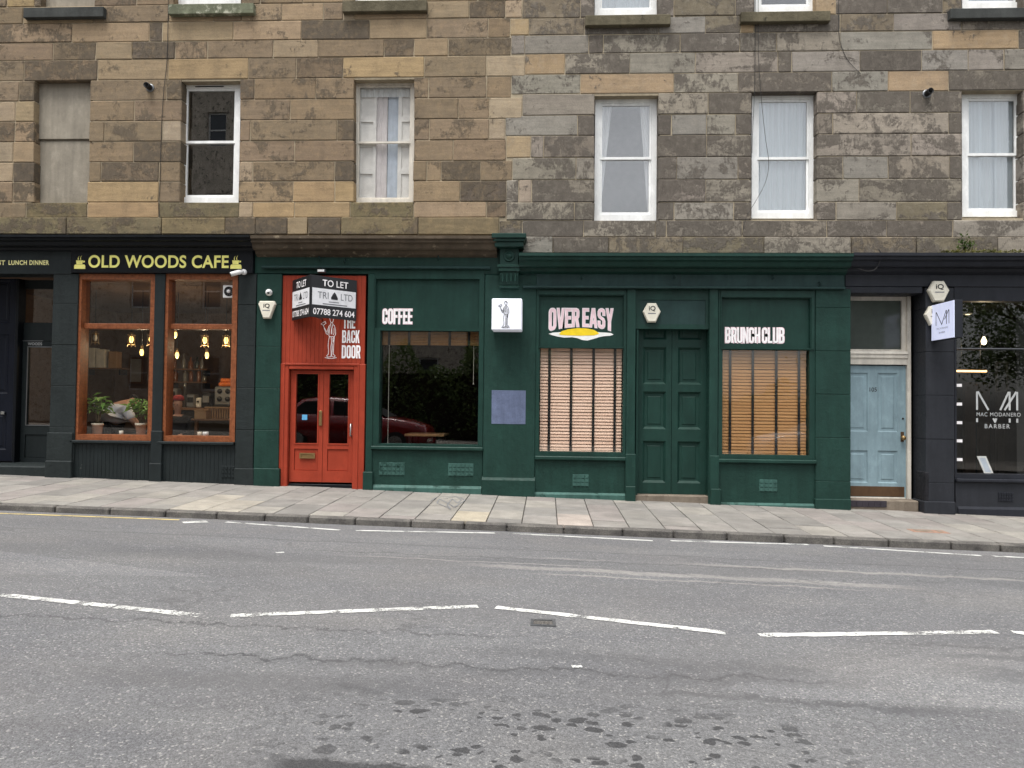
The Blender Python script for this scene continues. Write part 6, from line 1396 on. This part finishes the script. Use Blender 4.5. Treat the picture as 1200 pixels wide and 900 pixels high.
def hedge(x0, x1, y, h, label):
    m = MB(); n = int((x1-x0)*h*420)
    for _ in range(n):
        x = random.uniform(x0, x1); z = random.random()**.8*h*(.86+.14*math.sin(x*2.3)+.08*math.sin(x*5.1)); p = Vector((x, y+random.gauss(0, .3)+.2*math.sin(x*3+z*2), Gp(x, 0)+z))
        d = Vector((random.uniform(-1, 1), random.uniform(-1, 1), random.uniform(-.6, .8))).normalized(); s_ = d.cross(Vector((random.gauss(0, 1), random.gauss(0, 1), random.gauss(0, 1)))).normalized(); L_ = random.uniform(.09, .2)
        m.add([p-d*L_*.5, p+s_*L_*.28, p+d*L_*.5, p-s_*L_*.28], [(0, 1, 2, 3)])
    hg = thing('hedge', ((x0+x1)/2, y, Gp((x0+x1)/2, 0)), label, 'hedge'); o = m.build('foliage', 'leaf_hedge', hg); o['kind'] = 'stuff'
    MB().box(x0+.1, x1-.1, y-.25, y+.1, Gp((x0+x1)/2, 0)-.3, Gp((x0+x1)/2, 0)+h*.7).build('core', 'soil', hg)
hedge(-9, 1.5, -15.2, 3.3, 'dark clipped hedge across the street, seen in the coffee window'); hedge(1.9, 12, -15.6, 2.4, 'lower hedge across the street, right of the dark hedge')
# ---- parked red car whose reflection shows in the coffee window and the red doors
def car(xc, y, mat, label, flip=1):
    z0 = Zr(xc, y); c = thing('parked_car', (xc, y, z0), label, 'car', 'cars parked across the street'); T = lambda a, b, d: (xc+flip*a, y+b, z0+d-.0235*flip*a)
    prof = [(-2.1, .35), (-2.15, .6), (-2.08, .85), (-1.75, .98), (-1.0, 1.0), (.9, .98), (1.55, .9), (2.05, .76), (2.16, .55), (2.1, .33)]
    hw = [.78, .84, .84, .85, .87, .87, .85, .8, .76, .76]; m = MB(); vs = []; n = len(prof)
    secs = [(-1, .0), (-.97, .35), (-.7, 0.)]
    for i, (a, zt_) in enumerate(prof):
        w_ = hw[i]
        for (k, zz) in ((-.98, .24), (-1, min(.6, zt_-.06)), (-.93, zt_-.02), (-.6, zt_+.015), (0, zt_+.03), (.6, zt_+.015), (.93, zt_-.02), (1, min(.6, zt_-.06)), (.98, .24)): vs.append(T(a, k*w_, zz))
    fs = [(i*9+j, i*9+j+1, (i+1)*9+j+1, (i+1)*9+j) for i in range(n-1) for j in range(8)]+[tuple(range(9)), tuple((n-1)*9+j for j in range(8, -1, -1))]+[(i*9, (i+1)*9, (i+1)*9+8, i*9+8) for i in range(n-1)]
    bd = m.add(vs, fs).build('body', mat, c, True)
    cb = [(-1.85, .96, .78), (-1.25, 1.38, .62), (-.6, 1.47, .6), (.2, 1.44, .6), (1.05, .97, .78)]; vs = []
    for (a, zt_, w_) in cb:
        for k in (-1, -.8, 0, .8, 1): vs.append(T(a, k*w_, zt_-(.05 if abs(k) == 1 else 0)))
    for (a, zt_, w_) in cb:
        for k in (-1, 1): vs.append(T(a, k*.8, .95))
    f2 = [(i*5+j, i*5+j+1, (i+1)*5+j+1, (i+1)*5+j) for i in range(4) for j in range(4)]+[(i*5, (i+1)*5, 25+(i+1)*2, 25+i*2) for i in range(4)]+[(i*5+4, 25+i*2+1, 25+(i+1)*2+1, (i+1)*5+4) for i in range(4)]
    MB().add(vs, f2).build('cabin', mat, c, True)
    for s_ in (-1, 1):
        m = MB().add([T(-1.5, s_*.775, 1.0), T(-.42, s_*.79, 1.0), T(-.45, s_*.66, 1.36), T(-1.15, s_*.67, 1.32)], [(0, 1, 2, 3)]).build('side_window', 'car_trim', c); MB().add([T(-.34, s_*.79, 1.0), T(.82, s_*.785, 1.0), T(.2, s_*.66, 1.34), T(-.36, s_*.66, 1.36)], [(0, 1, 2, 3)]).build('side_window', 'car_trim', c)
        MB().cbox(*sorted((T(.62, 0, 0)[0], T(.82, 0, 0)[0])), *sorted((y+s_*.86, y+s_*1.0)), z0+.96, z0+1.08, .03).build('wing_mirror', mat, c)
        for a in (-1.3, 1.32):
            p = T(a, s_*.76, .31); wh = MB().lathe([(.2, -.1), (.3, -.1), (.315, -.06), (.315, .06), (.3, .1), (.2, .1)], (p[0], p[1]-0, p[2]), 24, 'y').build('wheel', 'tyre', c, True)
            MB().lathe([(.0, -.104), (.2, -.102), (.2, .102), (0, .104)], p, 20, 'y').build('rim', 'steel', wh)
        MB().add([T(2.07, s_*.5, .66), T(2.0, s_*.77, .68), T(1.84, s_*.8, .8), T(2.0, s_*.52, .78)], [(0, 1, 2, 3)]).build('headlight', 'white_plastic', c); MB().add([T(-2.16, s_*.5, .66), T(-2.12, s_*.8, .66), T(-2.1, s_*.8, .84), T(-2.12, s_*.52, .84)], [(0, 1, 2, 3)]).build('tail_light', 'cap_red', c)
    MB().add([T(.26, -.56, 1.43), T(.26, .56, 1.43), T(1.06, .72, .99), T(1.06, -.72, .99)], [(0, 1, 2, 3)]).build('windscreen', 'car_trim', c); MB().add([T(-1.3, -.58, 1.385), T(-1.3, .58, 1.385), T(-1.87, .72, .985), T(-1.87, -.72, .985)], [(0, 1, 2, 3)]).build('rear_window', 'car_trim', c)
def carpaint(name, col):
    g = G(name); g.base(col, .25, .5); g.p.inputs['Coat Weight'].default_value = .8
carpaint('car_red', S(140, 14, 22)); carpaint('car_silver', S(168, 170, 174))
car(-4.75, -8.75, 'car_red', 'red hatchback parked across the street, mirrored in the coffee window', 1); car(8.2, -8.75, 'car_silver', 'silver hatchback parked across the street, mirrored in the brunch glass', -1)
